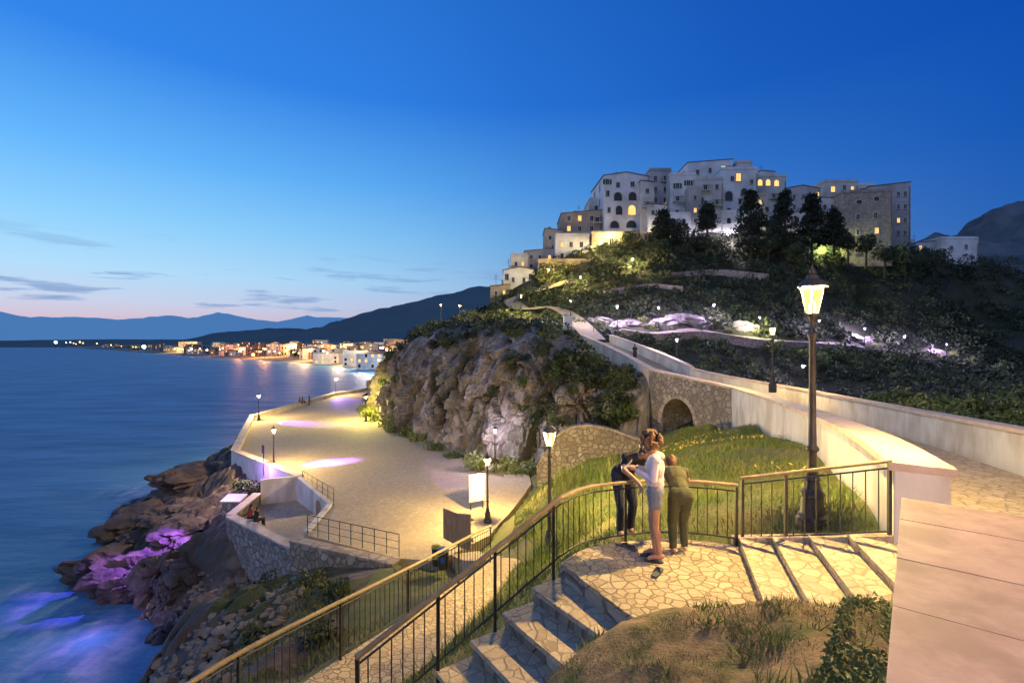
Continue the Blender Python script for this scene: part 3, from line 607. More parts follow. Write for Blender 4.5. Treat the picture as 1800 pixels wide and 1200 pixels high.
wn_=thing('low_wall','broad low wall topped with pink stone slabs at the bottom right','wall',(1.8,2.3,-2.5)); dd=(segN[2]-segN[0]).normalized(); nw=Vector((dd.y,-dd.x,0)); Lw=(segN[2]-segN[0]).length
mb=MB(); q=[segN[0]+nw*.03,segN[2]+nw*.03-dd*.03,segN[2]+nw*.63-dd*.03,segN[0]+nw*.63]; mb.prism([(p.x,p.y) for p in q],-3.2,-1.165); mb.obj('wall',M['plaster'],wn_,world=True)
s=0; sl=[.72,.66,.7,.62,.68,.6]; i=0
while s<Lw-.05:
    e=min(Lw,s+sl[i%6]); i+=1; q=[segN[0]+dd*(s+.006),segN[0]+dd*(e-.006),segN[0]+dd*(e-.006)+nw*.66,segN[0]+dd*(s+.006)+nw*.66]
    MB().prism([(p.x,p.y) for p in reversed(q)],-1.163,-1.1-random.uniform(0,.005)).obj('slab',M['pink' if i%2 else 'pinkb'],wn_,world=True); s=e
lw=[P(948,815,35),P(962,790,34.8),P(985,758,34.6),P(1020,744,34.4),P(1060,748,34.2),P(1100,760,34),P(1140,774,33.6)]
rw=thing('retaining_wall','curved rubble stone retaining wall below the arch bridge','wall',tuple(lw[3]-Vector((0,0,4)))); lws=cat_rom(lw,4)
sweep(MB(),lws,0,.6,-.12,-11.5).obj('masonry',M['rubble'],rw,world=True); sweep(MB(),lws,-.05,.65,0,('r',-.12)).obj('coping',M['wstone'],rw,world=True)
sp_=[Vector((x,y,PZ+.65)) for x,y in plz[:6]]; sps=[]
for i in range(len(sp_)-1): sps+= [sp_[i].lerp(sp_[i+1],k/3) for k in range(3)]
sps.append(sp_[-1])
pw=thing('parapet_wall','low cream wall edging the plaza on its seaward side','wall',tuple(sps[6]-Vector((0,0,1))))
sweep(MB(),sps,-.2,.3,-.08,-11.2).obj('wall',M['plaster'],pw,world=True); sweep(MB(),sps,-.26,.36,0,('r',-.08)).obj('coping',M['coping'],pw,world=True)
sweep(MB(),[p for p in sps],-.14,.24,-1.8,-13.5).obj('footing',M['rubble'],pw,world=True)
tw=thing('retaining_wall','tall rubble wall enclosing the small terrace above the rocks','wall',(-14,27,-13))
tp=[Vector((-17.6,33.9,-10.35)),Vector((-17,29.6,-10.35)),Vector((-11.1,25.1,-10.35))]
for a,b2 in ((0,1),(1,2)):
    sweep(MB(),[tp[a],tp[b2]],-.02 if a else 0,.45,-.1,-15.5).obj('masonry',M['rubble'],tw,world=True)
sweep(MB(),tp[:2],-.06,.5,0,('r',-.1)).obj('coping',M['coping'],tw,world=True); sweep(MB(),tp[1:],-.06,.5,0,('r',-.1)).obj('coping',M['coping'],tw,world=True)
tw2=thing('retaining_wall','rubble wall running right from the terrace corner under the thin railing','wall',(-8,24,-12)); t2=[Vector((-11.1,25.05,-9.93)),Vector((-8.2,23.75,-9.93)),Vector((-5.2,22.4,-9.93))]
sweep(MB(),t2,-.0,.5,-.1,-13.5).obj('masonry',M['rubble'],tw2,world=True); sweep(MB(),t2,-.05,.55,0,('r',-.1)).obj('coping',M['wstone'],tw2,world=True)
tw3=thing('terrace_wall','white plastered wall at the back of the terrace with a small arched door','wall',(-13,32.5,-11))
t3=[Vector((-17.6,33.9,-9.4)),Vector((-15.3,34.9,-9.4)),Vector((-11.2,30.2,-9.85)),Vector((-10.8,25.8,-9.9))]
for i in range(3): sweep(MB(),[t3[i],t3[i+1]],.0,.3,0,-12).obj('wall',M['plaster'],tw3,world=True)
dv=(t3[2]-t3[1]).normalized(); c=t3[1]+dv*4.6; nq=Vector((dv.y,-dv.x,0)); mb=MB(); pts=[(-.42,0),(.42,0),(.42,.75)]+[(.42*math.cos(R(t)),.75+.34*math.sin(R(t))) for t in range(20,180,20)]+[(-.42,.75)]
mb.add([(c.x+dv.x*a-nq.x*-.33,c.y+dv.y*a-nq.y*-.33,TZ+z) for a,z in pts]+[(c.x+dv.x*a-nq.x*-.2,c.y+dv.y*a-nq.y*-.2,TZ+z) for a,z in pts],[tuple(range(len(pts)))]+[(i,(i+1)%len(pts),len(pts)+(i+1)%len(pts),len(pts)+i) for i in range(len(pts))]); mb.obj('door',M['wood'],tw3,world=True)
def thinrail(label,pts,h,k):
    pts=[Vector(p) for p in pts]; r=thing('metal_railing',label,'railing',tuple(pts[0]))
    for q in range(k):
        t=q/(k-1)*(len(pts)-1); i=min(int(t),len(pts)-2); p=pts[i].lerp(pts[i+1],t-i); MB().tube([p,p+Vector((0,0,h))],.02,6).obj('post',M['iron'],r,world=True)
    for j in range(3): MB().tube([p+Vector((0,0,h*(.34+.33*j))) for p in pts],.012 if j<2 else .02,6).obj('bar',M['iron'],r,world=True)
thinrail('thin grey railing along the plaza edge above the terrace door',[(-14.9,34.4,PZ),(-11.1,30.1,PZ)],1.05,7)
thinrail('thin grey railing on the rubble wall by the plaza corner',[(-10.7,25.3,-9.93),(-5.3,22.7,-9.93)],1.05,9)
# ------------------------------------------------------------ street lamps
def make_lamp(kind,label):
    iron=M['lampiron'] if kind=='w' else M['darkiron']; t=thing('street_lamp',label,'street lamp',(0,0,0))
    MB().lathe([(.21,-.4),(.21,.05),(.185,.07),(.185,.1),(.15,.13),(.135,.36),(.15,.38),(.15,.42),(.11,.48),(.092,.58),(.1,.61),(.078,.66)],n=16).obj('base',M['darkiron'],t)
    MB().lathe([(.076,.66),(.06,.72),(.056,.98),(.082,1.01),(.082,1.04),(.053,1.08),(.047,1.5),(.04,2.55),(.064,2.6),(.066,2.64),(.036,2.68),(.032,2.8),(.062,2.87),(.072,2.9)],n=14).obj('pole',iron,t,smooth=True)
    n6=6; mb=MB()
    for k in range(n6):
        a=2*math.pi*k/n6; mb.tube([(.085*math.cos(a),.085*math.sin(a),2.9),(.165*math.cos(a),.165*math.sin(a),3.27)],.010,4)
    for rr,zz in ((.085,2.905),(.165,3.27)): mb.tube([(rr*math.cos(2*math.pi*k/6),rr*math.sin(2*math.pi*k/6),zz) for k in range(7)],.011,4)
    mb.obj('lantern_frame',iron,t)
    g=MB().rings([[(r*math.cos(2*math.pi*k/6),r*math.sin(2*math.pi*k/6),z) for k in range(6)] for r,z in ((.079,2.91),(.16,3.265))],cap=False); g.obj('glass',M['gl_'+kind],t)
    MB().lathe([(.015,2.905),(.03,2.92),(.045,2.97),(.038,3.05),(.015,3.08)],n=10).obj('bulb',M['core_'+kind],t)
    MB().lathe([(.19,3.27),(.187,3.29),(.14,3.35),(.08,3.39),(.062,3.44),(.026,3.46),(.038,3.5),(.015,3.54),(.005,3.6)],n=12).obj('cap',iron,t)
    return t
lampW=make_lamp('w','a lamp'); lampV=make_lamp('v','a lamp')
USED={}
WARM=(1,.68,.22); VIO=(.58,.42,1.)
def lamp(kind,loc,label,e,col=None,sc=1.,group=None):
    pr=lampW if kind=='w' else lampV
    if kind not in USED: USED[kind]=1; t=pr; t.location=loc; t.scale=(sc,)*3
    else: t=dup(pr,loc,random.uniform(0,1),sc,label,group)
    t['label']=label
    plight(Vector(loc)+Vector((0,0,3.19*sc)),e,col or (WARM if kind=='w' else VIO),.06)
    return t
KC[lampW.name]=[(c_,[]) for c_ in kids(lampW)]; KC[lampV.name]=[(c_,[]) for c_ in kids(lampV)]
lamp('w',tuple(LAMP0),'tall cast iron street lamp glowing warm beside the white wall, nearest of all lamps',3300,sc=1.085)
lamp('w',P(966,975,12.7),'warm street lamp standing below the curved railing beside the path',2300,sc=.99)
lamp('w',P(857,915,27.3),'warm street lamp on the near plaza corner by the white board',4600,sc=1.08)
lamp('w',(-19.2,63.5,PZ),'street lamp at the foot of the cliff among bright grass',6200,(1,.80,.16),1.)
lamp('v',P(481,825,38.8),'black street lamp at the plaza edge beside the dark sign post',4600,(1,.70,.30))
lamp('v',P(455,738,64.4),'black street lamp where the plaza wall bends, above the open sea',5200,(1,.68,.28),1.02)
lamp('v',P(590,695,95.5),'farthest black street lamp on the plaza beside the seawall',5500,(1,.70,.35),1.02)
lamp('v',P(870,826,38.2),'pale violet street lamp behind the flowering bush under the cliff',1100,(.85,.75,1.))
slight(P(481,825,38.8)+Vector((0,0,3.1)),P(575,818,41),44000,(.26,.10,1),34); slight(P(455,738,64.4)+Vector((0,0,3.1)),P(525,744,62),110000,(.26,.10,1),34); slight(P(590,695,95.5)+Vector((0,0,3.1)),P(610,706,86),80000,(.26,.10,1),32); slight(P(857,915,27.3)+Vector((0,0,3.2)),P(800,842,36.4),90000,(.26,.10,1),24)  # violet spots assumed at the lamp heads to throw the plaza streaks
lamp('w',P(1358,677,27.8),'warm street lamp rising behind the right hand parapet of the road',3200)
lamp('v',hit(1158,580),'violet street lamp on the slope above the road, near pale rocks',3600,(.72,.52,1.))
lamp('v',P(1190,655,46),'small violet street lamp beside the bend of the bridge road',2600,(.95,.76,.7))
lamp('v',P(1003,556,66),'short lamp mounted on the white pedestal at the top of the bridge',1900,(.9,.82,1),.66)
lamp('w',hit(1336,596),'yellowish street lamp on the dark slope above the road',3000,(1,.9,.55))
lamp('v',hit(1520,609),'violet street lamp lighting pale rocks right of the near lamp',4000,(.72,.55,1))
lamp('v',hit(1664,636),'rightmost violet street lamp low on the dark hillside',4000,(.62,.45,1))
lamp('v',hit(1412,692),'small violet street lamp in the hollow behind the road parapet',2600,(.6,.45,1))
lamp('w',P(775,566,72),'small warm street lamp on the brow of the cliff, left one of two',900,sc=.8)
lamp('w',P(808,567,72),'small warm street lamp on the brow of the cliff, right one of two',900,sc=.8)
for px,py,e,k,cl,lb in [(1040,462,2200,'w',(1,.72,.25),'bright warm lamp in front of the lit terrace house'),(1076,438,2000,'w',(1,.75,.3),'warm lamp under the big white arched house'),(1280,440,5500,'v',(.9,.8,1),'violet white lamp among dark trees below the old town'),(1453,456,5500,'w',(.9,1,.35),'greenish yellow lamp below the conifer trees'),(1503,430,3500,'w',(.85,1,.4),'greenish lamp in front of the stone house with oval windows'),(1551,450,5000,'v',(.8,.6,1),'violet lamp at the right end of the old town'),(916,560,5000,'w',(1,.78,.2),'warm lamp on the lit lane rising to the old town'),(965,505,2800,'w',(1,.74,.2),'warm lamp at the left foot of the old town steps'),(1180,430,3000,'w',(1,.8,.5),'pale warm lamp among trees under the white flat roofed houses'),(1520,470,4500,'v',(.6,.35,1),'deep violet lamp below the stone house'),(1112,486,3600,'w',(1,.76,.3),'small added warm lamp in the scrub below the cream terrace house'),(1020,520,3600,'w',(1,.76,.28),'added warm lamp on the bank right of the lit lane'),(1255,575,3600,'v',(.66,.48,1),'assumed violet lamp standing between two pale outcrops on the footpath'),(1440,600,3400,'v',(.66,.48,1),'assumed violet lamp on the footpath left of the near lamp head'),(1590,625,3200,'v',(.62,.44,1),'assumed violet lamp midway along the footpath on the right'),(1085,580,2800,'v',(.75,.58,1),'assumed violet lamp beside the start of the hillside footpath')]:  # lamps at the list's end are added for light on slope and footpath
    lamp(k,hit(px,py),lb,e,cl,1.05)
lamp('w',(6.6,-2.6,-2.2),'assumed warm street lamp on the road behind the viewpoint, out of view',3900,(1,.58,.34))  # unseen lamp assumed behind the camera, added to light the foreground
ped=thing('pedestal','white stone pedestal carrying a lamp at the top of the bridge','pedestal',(PX(998,66),66,1.5))
c=P(998,560,66); MB().box((c.x,c.y,1.6),(1.5,1.5,1.6)).obj('base',M['wwhite'],ped,world=True); MB().box((c.x,c.y,3.1),(1.1,1.1,1.45)).obj('shaft',M['wwhite'],ped,world=True); MB().box((c.x,c.y,3.87),(1.3,1.3,.12)).obj('cap',M['wwhite'],ped,world=True)
# ------------------------------------------------------------ houses
def window(root,u,z,w_,h_,kind,face='f',y0=0):
    lit=kind in ('l','A','L'); pm=M['lit2'] if kind=='L' else M['lit'] if lit else M['pane']
    fl=lambda a,b_,o:(a,y0-o,b_) if face=='f' else (y0-o,-a,b_)
    if kind in ('a','A','o'):
        if kind=='o': pts=[(u+w_/2*math.cos(t),z+h_/2*math.sin(t)) for t in [2*math.pi*k/14 for k in range(14)]]
        else: pts=[(u-w_/2,z-h_/2),(u+w_/2,z-h_/2)]+[(u+w_/2*math.cos(R(t)),z+h_/2-w_/2+w_/2*math.sin(R(t))) for t in range(0,181,20)]
        big=[(u+(a-u)*1.22,z+(b_-z)*1.14) for a,b_ in pts]; k=len(pts)
        fr=MB().add([fl(a,b_,.08) for a,b_ in pts]+[fl(a,b_,.08) for a,b_ in big]+[fl(a,b_,0) for a,b_ in big]+[fl(a,b_,.0) for a,b_ in pts],[(i,(i+1)%k,k+(i+1)%k,k+i) for i in range(k)]+[(k+i,k+(i+1)%k,2*k+(i+1)%k,2*k+i) for i in range(k)]+[(i,3*k+i,3*k+(i+1)%k,(i+1)%k) for i in range(k)]).obj('window',M['trim'],root)
        MB().add([fl(a,b_,.02) for a,b_ in pts],[tuple(range(k))]).obj('pane',pm,fr); return
    mb=MB(); t=.12
    def bx(a0,a1,b0,b1,o):
        c=fl((a0+a1)/2,(b0+b1)/2,o/2); mb.box(c,(a1-a0,o,b1-b0) if face=='f' else (o,a1-a0,b1-b0))
    bx(u-w_/2-t,u-w_/2,z-h_/2,z+h_/2,.1); bx(u+w_/2,u+w_/2+t,z-h_/2,z+h_/2,.1); bx(u-w_/2-t,u+w_/2+t,z+h_/2,z+h_/2+t,.13); bx(u-.02,u+.02,z-h_/2,z+h_/2,.06)
    fr=mb.obj('window',M['trim'],root)
    MB().add([fl(u-w_/2,z-h_/2,.02),fl(u+w_/2,z-h_/2,.02),fl(u+w_/2,z+h_/2,.02),fl(u-w_/2,z+h_/2,.02)],[(0,1,2,3)]).obj('pane',pm,fr)
    mb=MB(); bx(u-w_/2-.2,u+w_/2+.2,z-h_/2-.12,z-h_/2,.22); mb.obj('sill',M['trim'],fr)
    if kind=='s':
        mb=MB(); bx(u-w_/2-t-.5,u-w_/2-t-.02,z-h_/2,z+h_/2,.06); mb.obj('shutter',M['shut'],fr); mb=MB(); bx(u+w_/2+t+.02,u+w_/2+t+.5,z-h_/2,z+h_/2,.06); mb.obj('shutter',M['shut'],fr)
    if kind=='b':
        mb=MB(); c=fl(u,z-h_/2-.2,.5); mb.box(c,(w_+1.6,1.,.16)); bl=mb.obj('balcony',M['trim'],root); mb=MB()
        for k in range(9): x=u-(w_+1.5)/2+(w_+1.5)*k/8; mb.tube([(x,y0-.97,z-h_/2-.1),(x,y0-.97,z-h_/2+.85)],.03,4)
        mb.bar((u-(w_+1.5)/2,y0-.97,z-h_/2+.87),(u+(w_+1.5)/2,y0-.97,z-h_/2+.87),.06,.06); mb.obj('balcony_rail',M['iron'],bl)
rgh=random.Random(3)
def house(label,px0,px1,pyt,pyb,Y,dep,roof,wm,wins,sink=4,side=True,rz=0,name='town_house',cat='house',chim=True,group=None,auto=True):
    pc=(px0+px1)/2; cx=PX(pc,Y); w_=(px1-px0)/F*Y; zt=-(pyt-HY)/F*Y; zb=-(pyb-HY)/F*Y-sink; h=zt-zb; a=w_/2
    r=thing(name,label,cat,(cx,Y,zb),rz,group); rise=min(w_*.16,1.6) if name!='town_house' else min(w_*.09,.85)
    if roof=='flat':
        MB().box((0,dep/2,h/2),(w_,dep,h)).obj('wall',M[wm],r); mb=MB().box((0,dep/2,h+.08),(w_+.25,dep+.25,.16))
        mb.box((0,.12,h+.4),(w_,.24,.48)); mb.box((0,dep-.12,h+.4),(w_,.24,.48)); mb.box((-a+.12,dep/2,h+.4),(.24,dep-.5,.48)); mb.box((a-.12,dep/2,h+.4),(.24,dep-.5,.48)); mb.obj('roof',M[wm],r)
    elif roof=='gable':
        MB().xprism([(-a,0),(a,0),(a,h-rise),(0,h),(-a,h-rise)],0,dep).obj('wall',M[wm],r)
        mb=MB(); e=.2
        for s_ in (-1,1): mb.xprism([(0,h+.03),(s_*(a+e),h-rise-rise*e/a+.03),(s_*(a+e),h-rise-rise*e/a+.16),(0,h+.17)],-.15,dep+.2)
        mb.obj('roof',M['tile'],r)
    elif roof=='hip':
        MB().box((0,dep/2,(h-rise)/2),(w_,dep,h-rise)).obj('wall',M[wm],r); e=.35
        MB().add([(-a-e,-e,h-rise+.01),(a+e,-e,h-rise+.01),(a+e,dep+e,h-rise+.01),(-a-e,dep+e,h-rise+.01),(-a*.5,dep/2,h),(a*.5,dep/2,h)],[(0,3,2,1),(0,1,5,4),(1,2,5),(2,3,4,5),(3,0,4)]).obj('roof',M['tile'],r)
    else:
        hl,hr=(h-rise,h) if roof=='shedr' else (h,h-rise)
        MB().xprism([(-a,0),(a,0),(a,hr),(-a,hl)],0,dep).obj('wall',M[wm],r)
        MB().xprism([(-a-.15,hl+.02),(a+.15,hr+.02),(a+.15,hr+.15),(-a-.15,hl+.15)],-.15,dep+.2).obj('roof',M['tile'],r)
    ex=[]
    for (px,py,pw,ph,k) in wins: ex.append(((px-pc)/F*Y,-(py-HY)/F*Y-zb,pw/F*Y)); window(r,ex[-1][0],ex[-1][1],pw/F*Y,ph/F*Y,k)
    if auto and cat=='house' and name=='town_house':
        nc=max(1,int(w_/1.6)); zz=h-rise-1.4
        while zz>sink+.4:
            for c_ in range(nc):
                u=-a+w_*(c_+.5)/nc+rgh.uniform(-.2,.2)
                if rgh.random()<.72 and all(abs(u-e[0])>.75+e[2]*.62 or abs(zz-e[1])>1.7 for e in ex) and abs(u)<a-.6:
                    k=rgh.choices('dslb',[.58,.16,.13,.13])[0]; window(r,u,zz,.7 if k!='b' else .8,rgh.choice([1.,1.15,1.25]),k); ex.append((u,zz,.6))
            zz-=2.6
    if side and cx>6:
        for zz in np.arange(h-2.6,max(2.5,sink+.5),-3.1):
            for yy in ([dep*.3,dep*.7] if dep>7 else [dep*.5]):
                if random.random()<.75: window(r,-yy,zz,.8,1.25,random.choice('dddl' if random.random()<.4 else 'd'),'s',-a)
    if chim:
        x=random.uniform(-.3,.3)*w_; mb=MB().box((x,dep*.6,h+.5),(.6,.6,1.4)); mb.box((x,dep*.6,h+1.28),(.8,.8,.12)); mb.obj('chimney',M[wm],r)
        if random.random()<.6:
            x=random.uniform(-.4,.4)*w_; mb=MB().tube([(x,dep*.5,h-.3),(x,dep*.5,h+2.4)],.03,4)
            for k in range(4): mb.tube([(x-.5+.08*k,dep*.5,h+1.6+.25*k),(x+.5-.08*k,dep*.5,h+1.6+.25*k)],.018,4)
            mb.obj('antenna',M['iron'],r)
        if w_>4:
            mb=MB(); x=a-.25; mb.tube([(x,-.1,1),(x,-.1,h-rise-.2)],.07,5); mb.obj('downpipe',M['tile'],r)
    return r
def rows(xs,ys,w_,h_,kinds):
    out=[]; i=0
    for y in ys:
        for x in xs: out.append((x,y,w_,h_,kinds[i%len(kinds)])); i+=1
    return out
house('small white gabled house at the far left foot of the old town',885,940,470,512,99,8,'gable','wwhite',[(902,492,4,8,'d'),(921,492,4,8,'d')])
house('grey house with sloping roof left of the tan house',922,984,436,478,106,8,'shedr','wgrey',rows([934,949,966],[452,468],4.5,7,'ddld'))
house('tan three storey house with lit windows at the left of the old town',987,1058,369,448,109,10,'shedr','wtan',rows([1000,1019,1040],[384,402,424],5.5,9,'dldlddldd'))
house('low white house in front of the tan house',976,1036,415,470,104,7,'flat','wwhite',rows([988,1004,1022],[430,450],5,9,'lddddl'),chim=False)
house('tan restaurant terrace with a row of glowing arches',946,1042,460,492,98.5,5,'flat','wtan',[(960,475,8,15,'A'),(976,474,8,15,'A'),(992,473,8,15,'A'),(1008,472,8,15,'A'),(1024,471,8,15,'A')],side=False,chim=False)
house('cream terrace house under the big arched white house',1040,1140,411,446,103.5,6,'flat','wcream',[(1056,425,7,12,'L'),(1075,425,7,12,'b'),(1098,425,7,12,'a'),(1122,425,7,12,'l')],side=False,chim=False)
house('big white house with arched loggia windows, partly lit',1061,1142,303,410,108,12,'gable','wwhite',[(1086,326,6,9,'d'),(1112,324,6,9,'d'),(1086,346,14,15,'a'),(1112,345,14,15,'a'),(1088,370,12,16,'a'),(1111,369,13,17,'A'),(1130,372,6,10,'b'),(1070,370,5,9,'d'),(1080,395,16,13,'a'),(1110,394,18,13,'a')],rz=R(4))
house('narrow grey house right of the big arched house',1142,1180,300,392,112,10,'flat','wgrey',rows([1152,1169],[314,333,352,372],5,9,'dbddddbl'))
house('white house with dark windows and a flat roof, right of the narrow grey house',1178,1224,308,396,109,10,'flat','wwhite',[(1191,327,5.5,9,'s'),(1210,322,5.5,9,'s'),(1191,350,5.5,9,'b'),(1210,348,5.5,9,'d'),(1190,374,5.5,9,'d'),(1209,372,6,10,'d')])
house('topmost white house with one tall lit window',1209,1288,280,350,117,10,'shedr','wwhite',[(1271,300,7,15,'L'),(1226,303,5,8,'d'),(1248,300,5,8,'d')],chim=False)
house('off white house with iron balconies in the middle of the old town',1222,1271,316,400,107.5,8,'flat','woff',[(1240,330,6,10,'b'),(1260,329,5,9,'d'),(1240,358,6,10,'b'),(1260,356,5,9,'b'),(1237,384,8,13,'a'),(1258,382,5,9,'d')])
house('white house with arches and one lit attic window',1267,1332,298,396,111,10,'flat','wwhite',[(1298,312,8,14,'l'),(1281,345,13,17,'a'),(1308,338,11,14,'a'),(1281,372,9,12,'a'),(1304,368,5,9,'d'),(1321,320,5,8,'d')])
house('off white house with a row of glowing arches under its roof',1326,1382,311,390,113.5,10,'flat','woff',[(1336,321,8,11,'A'),(1350,321,8,11,'A'),(1365,322,8,11,'A'),(1340,345,5,8,'d'),(1360,345,5,8,'b'),(1348,368,6,9,'d')])
house('grey gabled house behind the conifer trees',1380,1442,326,398,114,10,'gable','wgrey',rows([1396,1412,1428],[346,364],4.5,8,'dddddl'))
house('white house with sloping roof left of the stone house',1434,1502,346,402,110,8,'shedl','wwhite',rows([1450,1468,1486],[364,382],5,8,'dsdddd'))
house('off white attic house with two lit windows behind the roofs',1450,1508,320,356,119,8,'flat','woff',[(1464,333,7,10,'l'),(1484,330,5,8,'d'),(1498,332,5,8,'l')])
house('tan stone house with two oval windows',1484,1566,338,436,106,10,'flat','wstone',[(1511,355,10,8,'o'),(1540,350,10,8,'o'),(1509,381,6,10,'d'),(1538,379,6,10,'d'),(1509,408,5,9,'d'),(1540,406,6,10,'l')],rz=R(-5),auto=False)
house('tall grey block at the right end of the old town',1530,1598,321,432,115,14,'shedr','wgrey',rows([1578,1589],[342,364,388,410],4.5,8,'ddddldd'),rz=R(-6))
house('small white attic house behind the stone house',1504,1538,326,350,121,6,'flat','wwhite',[(1515,335,5,7,'d')])
house('tiny white house below the tall grey block',1610,1652,423,450,126,8,'shedr','wwhite',[(1626,436,4,6,'d')])
house('low white house alone at the right edge of the hilltop',1655,1720,420,456,124,8,'flat','wwhite',[(1672,436,4.5,7,'d'),(1698,434,4.5,7,'d')],auto=False)
house('narrow off white house tucked behind the tan house',1036,1066,352,420,113,8,'flat','woff',[(1048,366,5,8,'d'),(1050,386,5,8,'l')])
house('white stepped annex at the foot of the narrow grey house',1138,1172,358,404,106,6,'shedl','wwhite',[(1148,374,5,8,'d'),(1162,376,5,8,'l'),(1150,392,6,9,'a')],chim=False)
house('small white terrace block with an arch below the shuttered house',1172,1214,378,406,105,6,'flat','wwhite',[(1184,390,8,11,'a'),(1202,389,5,8,'d')],chim=False)
house('white annex with two small arches below the lit attic window',1270,1312,374,406,107,6,'flat','wwhite',[(1281,388,7,10,'a'),(1299,388,7,10,'a')],chim=False)
house('cream annex squeezed under the glowing roof arches',1312,1346,344,398,109,6,'flat','wcream',[(1322,357,5,8,'d'),(1336,356,5,8,'l'),(1322,378,5,8,'d')],chim=False)
house('pale low house peeping out between the conifers',1388,1440,370,406,108.5,6,'shedr','woff',[(1402,386,5,8,'d'),(1422,384,5,8,'l')],chim=False)
house('small rooftop room above the lit attic house',1296,1322,286,312,117,5,'flat','woff',[(1308,299,5,7,'d')],chim=False)
house('slim white tower house behind the grey gabled roof',1338,1362,300,330,120,6,'shedl','wwhite',[(1350,311,4,7,'d')],chim=True)
house('narrow cream house stepping down left of the tan house',958,990,402,452,108,7,'shedl','wcream',[(967,418,4.5,7,'d'),(980,417,4.5,7,'l'),(973,434,4.5,7,'d')])
house('small off white house above the lit lane',898,928,450,486,104,6,'flat','woff',[(907,464,4,7,'d'),(919,464,4,7,'l')],chim=False)
house('low ochre house at the bottom of the lit lane',862,896,500,532,96,6,'shedr','wtan',[(872,515,4,7,'d'),(886,514,4,7,'l')])
house('slim off white house between the arched house and the narrow grey house',1126,1150,318,400,106.8,5,'shedl','woff',[(1138,336,5,8,'d'),(1138,360,5,8,'b'),(1138,384,5,8,'d')],chim=False)
house('slim grey house between the shuttered and the balcony house',1212,1232,332,400,106.2,5,'flat','wgrey',[(1222,348,4.5,8,'d'),(1222,370,4.5,8,'l'),(1222,388,4.5,8,'d')],chim=False)
for lb,a,b2,Y in (('lit retaining wall below the restaurant terrace',(905,522),(1010,494),92),('lower retaining wall beside the lit lane',(868,548),(985,528),86),('stone terrace wall right of the restaurant arches',(1000,500),(1110,462),96)):
    p,q=P(a[0],a[1],Y),P(b2[0],b2[1],Y); t=thing('retaining_wall',lb,'wall',tuple(p)); sweep(MB(),[p,p.lerp(q,.5)+Vector((0,-.8,0)),q],0,.6,0,('r',-5)).obj('masonry',M['wstone'],t,world=True)
for p in (P(1000,462,96.5),P(970,466,96.5),P(1090,418,101)): plight(p,320,(1,.66,.2),.3)  # bare warm lights assumed before the terrace walls, without lamp bodies
def ribbon(name,pts,w_,mat,lift):
    V=[];Fc=[]
    for i,(p,nn) in enumerate(zip(pts,normals2(pts))):
        for s in (-w_,w_): q=p+nn*s; V.append((q.x,q.y,max(p.z,float(H1(q.x,q.y)))+lift))
        if i: Fc.append((2*i-2,2*i-1,2*i+1,2*i))
    return struct(meshobj(name,V,Fc,mat))
lane=cat_rom([I_+nr[-1]*RW*.5-Vector((0,0,.95))]+[hit(*a) for a in ((1000,556),(960,545),(920,548),(900,530),(950,515),(1000,500))],5)
ribbon('lane',lane,1.4,M['road'],.35)
sp1=cat_rom([hit(*a) for a in ((1090,584),(1150,592),(1230,588),(1330,602),(1430,608),(1530,618),(1640,642))],6)
ribbon('slope_path',sp1,.9,M['road'],.25)
spw=[p+Vector((0,-1.1,.4)) for p in sp1]; t=thing('retaining_wall','low stone wall under the footpath crossing the hillside','wall',tuple(spw[10])); sweep(MB(),spw,0,.35,0,('r',-1.3)).obj('masonry',M['rubble'],t,world=True)
for lb,pts in (('upper dry stone terrace wall in the scrub below the conifers',((1180,488),(1260,482),(1350,490))),('short dry stone terrace wall on the slope below the cream terrace house',((1060,520),(1130,508),(1200,512)))):
    q=cat_rom([hit(*a)+Vector((0,0,.9)) for a in pts],4); t=thing('retaining_wall',lb,'wall',tuple(q[4])); sweep(MB(),q,0,.4,0,('r',-2.2)).obj('masonry',M['wstone'],t,world=True)
# ------------------------------------------------------------ far town
rg=random.Random(11); fw=['wwhite','woff','wcream','wpink','wtan','wwhite']; cn_={'wwhite':'white','woff':'off white','wcream':'cream','wpink':'salmon','wtan':'tan'}
def wlY(px): return float(np.interp(px,[p[0] for p in reversed(WL)],[15.5*F/(p[1]-HY) for p in reversed(WL)]))
def farhouse(px,Y,wd,ht,wm,label,group,lit=.35,dep=12,storeys=3,roof=None):
    zb=gz(PX(px,Y),Y); pw=wd/Y*F; pt=HY-(zb+ht)/Y*F; pb=HY-zb/Y*F; ws=[]; ncol=max(2,int(wd/4.2))
    for s in range(storeys):
        for c_ in range(ncol):
            if rg.random()<.8:
                x=px-pw/2+pw*(c_+.5)/ncol; y=pb+(pt-pb)*((s+.45)/(storeys+.25)); ws.append((x,y,'l' if rg.random()<lit else 'd'))
    t=house(label,px-pw/2,px+pw/2,pt,pb,Y,dep,roof or rg.choice(['hip','flat','hip','gable']),wm,[],3,False,rg.uniform(-.2,.2),'seaside_house','house',False,group)
    for (x,y,k) in ws:
        u=(x-px)/F*Y; z=-(y-HY)/F*Y-t.location.z; f=MB().add([(u-.8,-.06,z-.9),(u+.8,-.06,z-.9),(u+.8,-.06,z+.9),(u-.8,-.06,z+.9)],[(0,1,2,3)]); f.obj('window',M['lit'] if k=='l' else M['pane'],t)
    return t
farhouse(655,300,22,10.5,'wwhite','wide white hotel nearest the beach beside the cliff foot',None,.4,14,3,'hip')
farhouse(618,335,13,10,'wwhite','white seafront hotel left of the wide white hotel',None,.4,12,3,'flat')
farhouse(573,380,20,7,'wwhite','long low white bathing house on the beach',None,.5,10,2,'flat')
farhouse(708,330,16,14,'wcream','cream block tight against the cliff foot',None,.4,14,4,'hip')
farhouse(330,900,34,17,'wcream','brightly lit cream block standing alone far along the beach',None,.7,14,4,'flat')
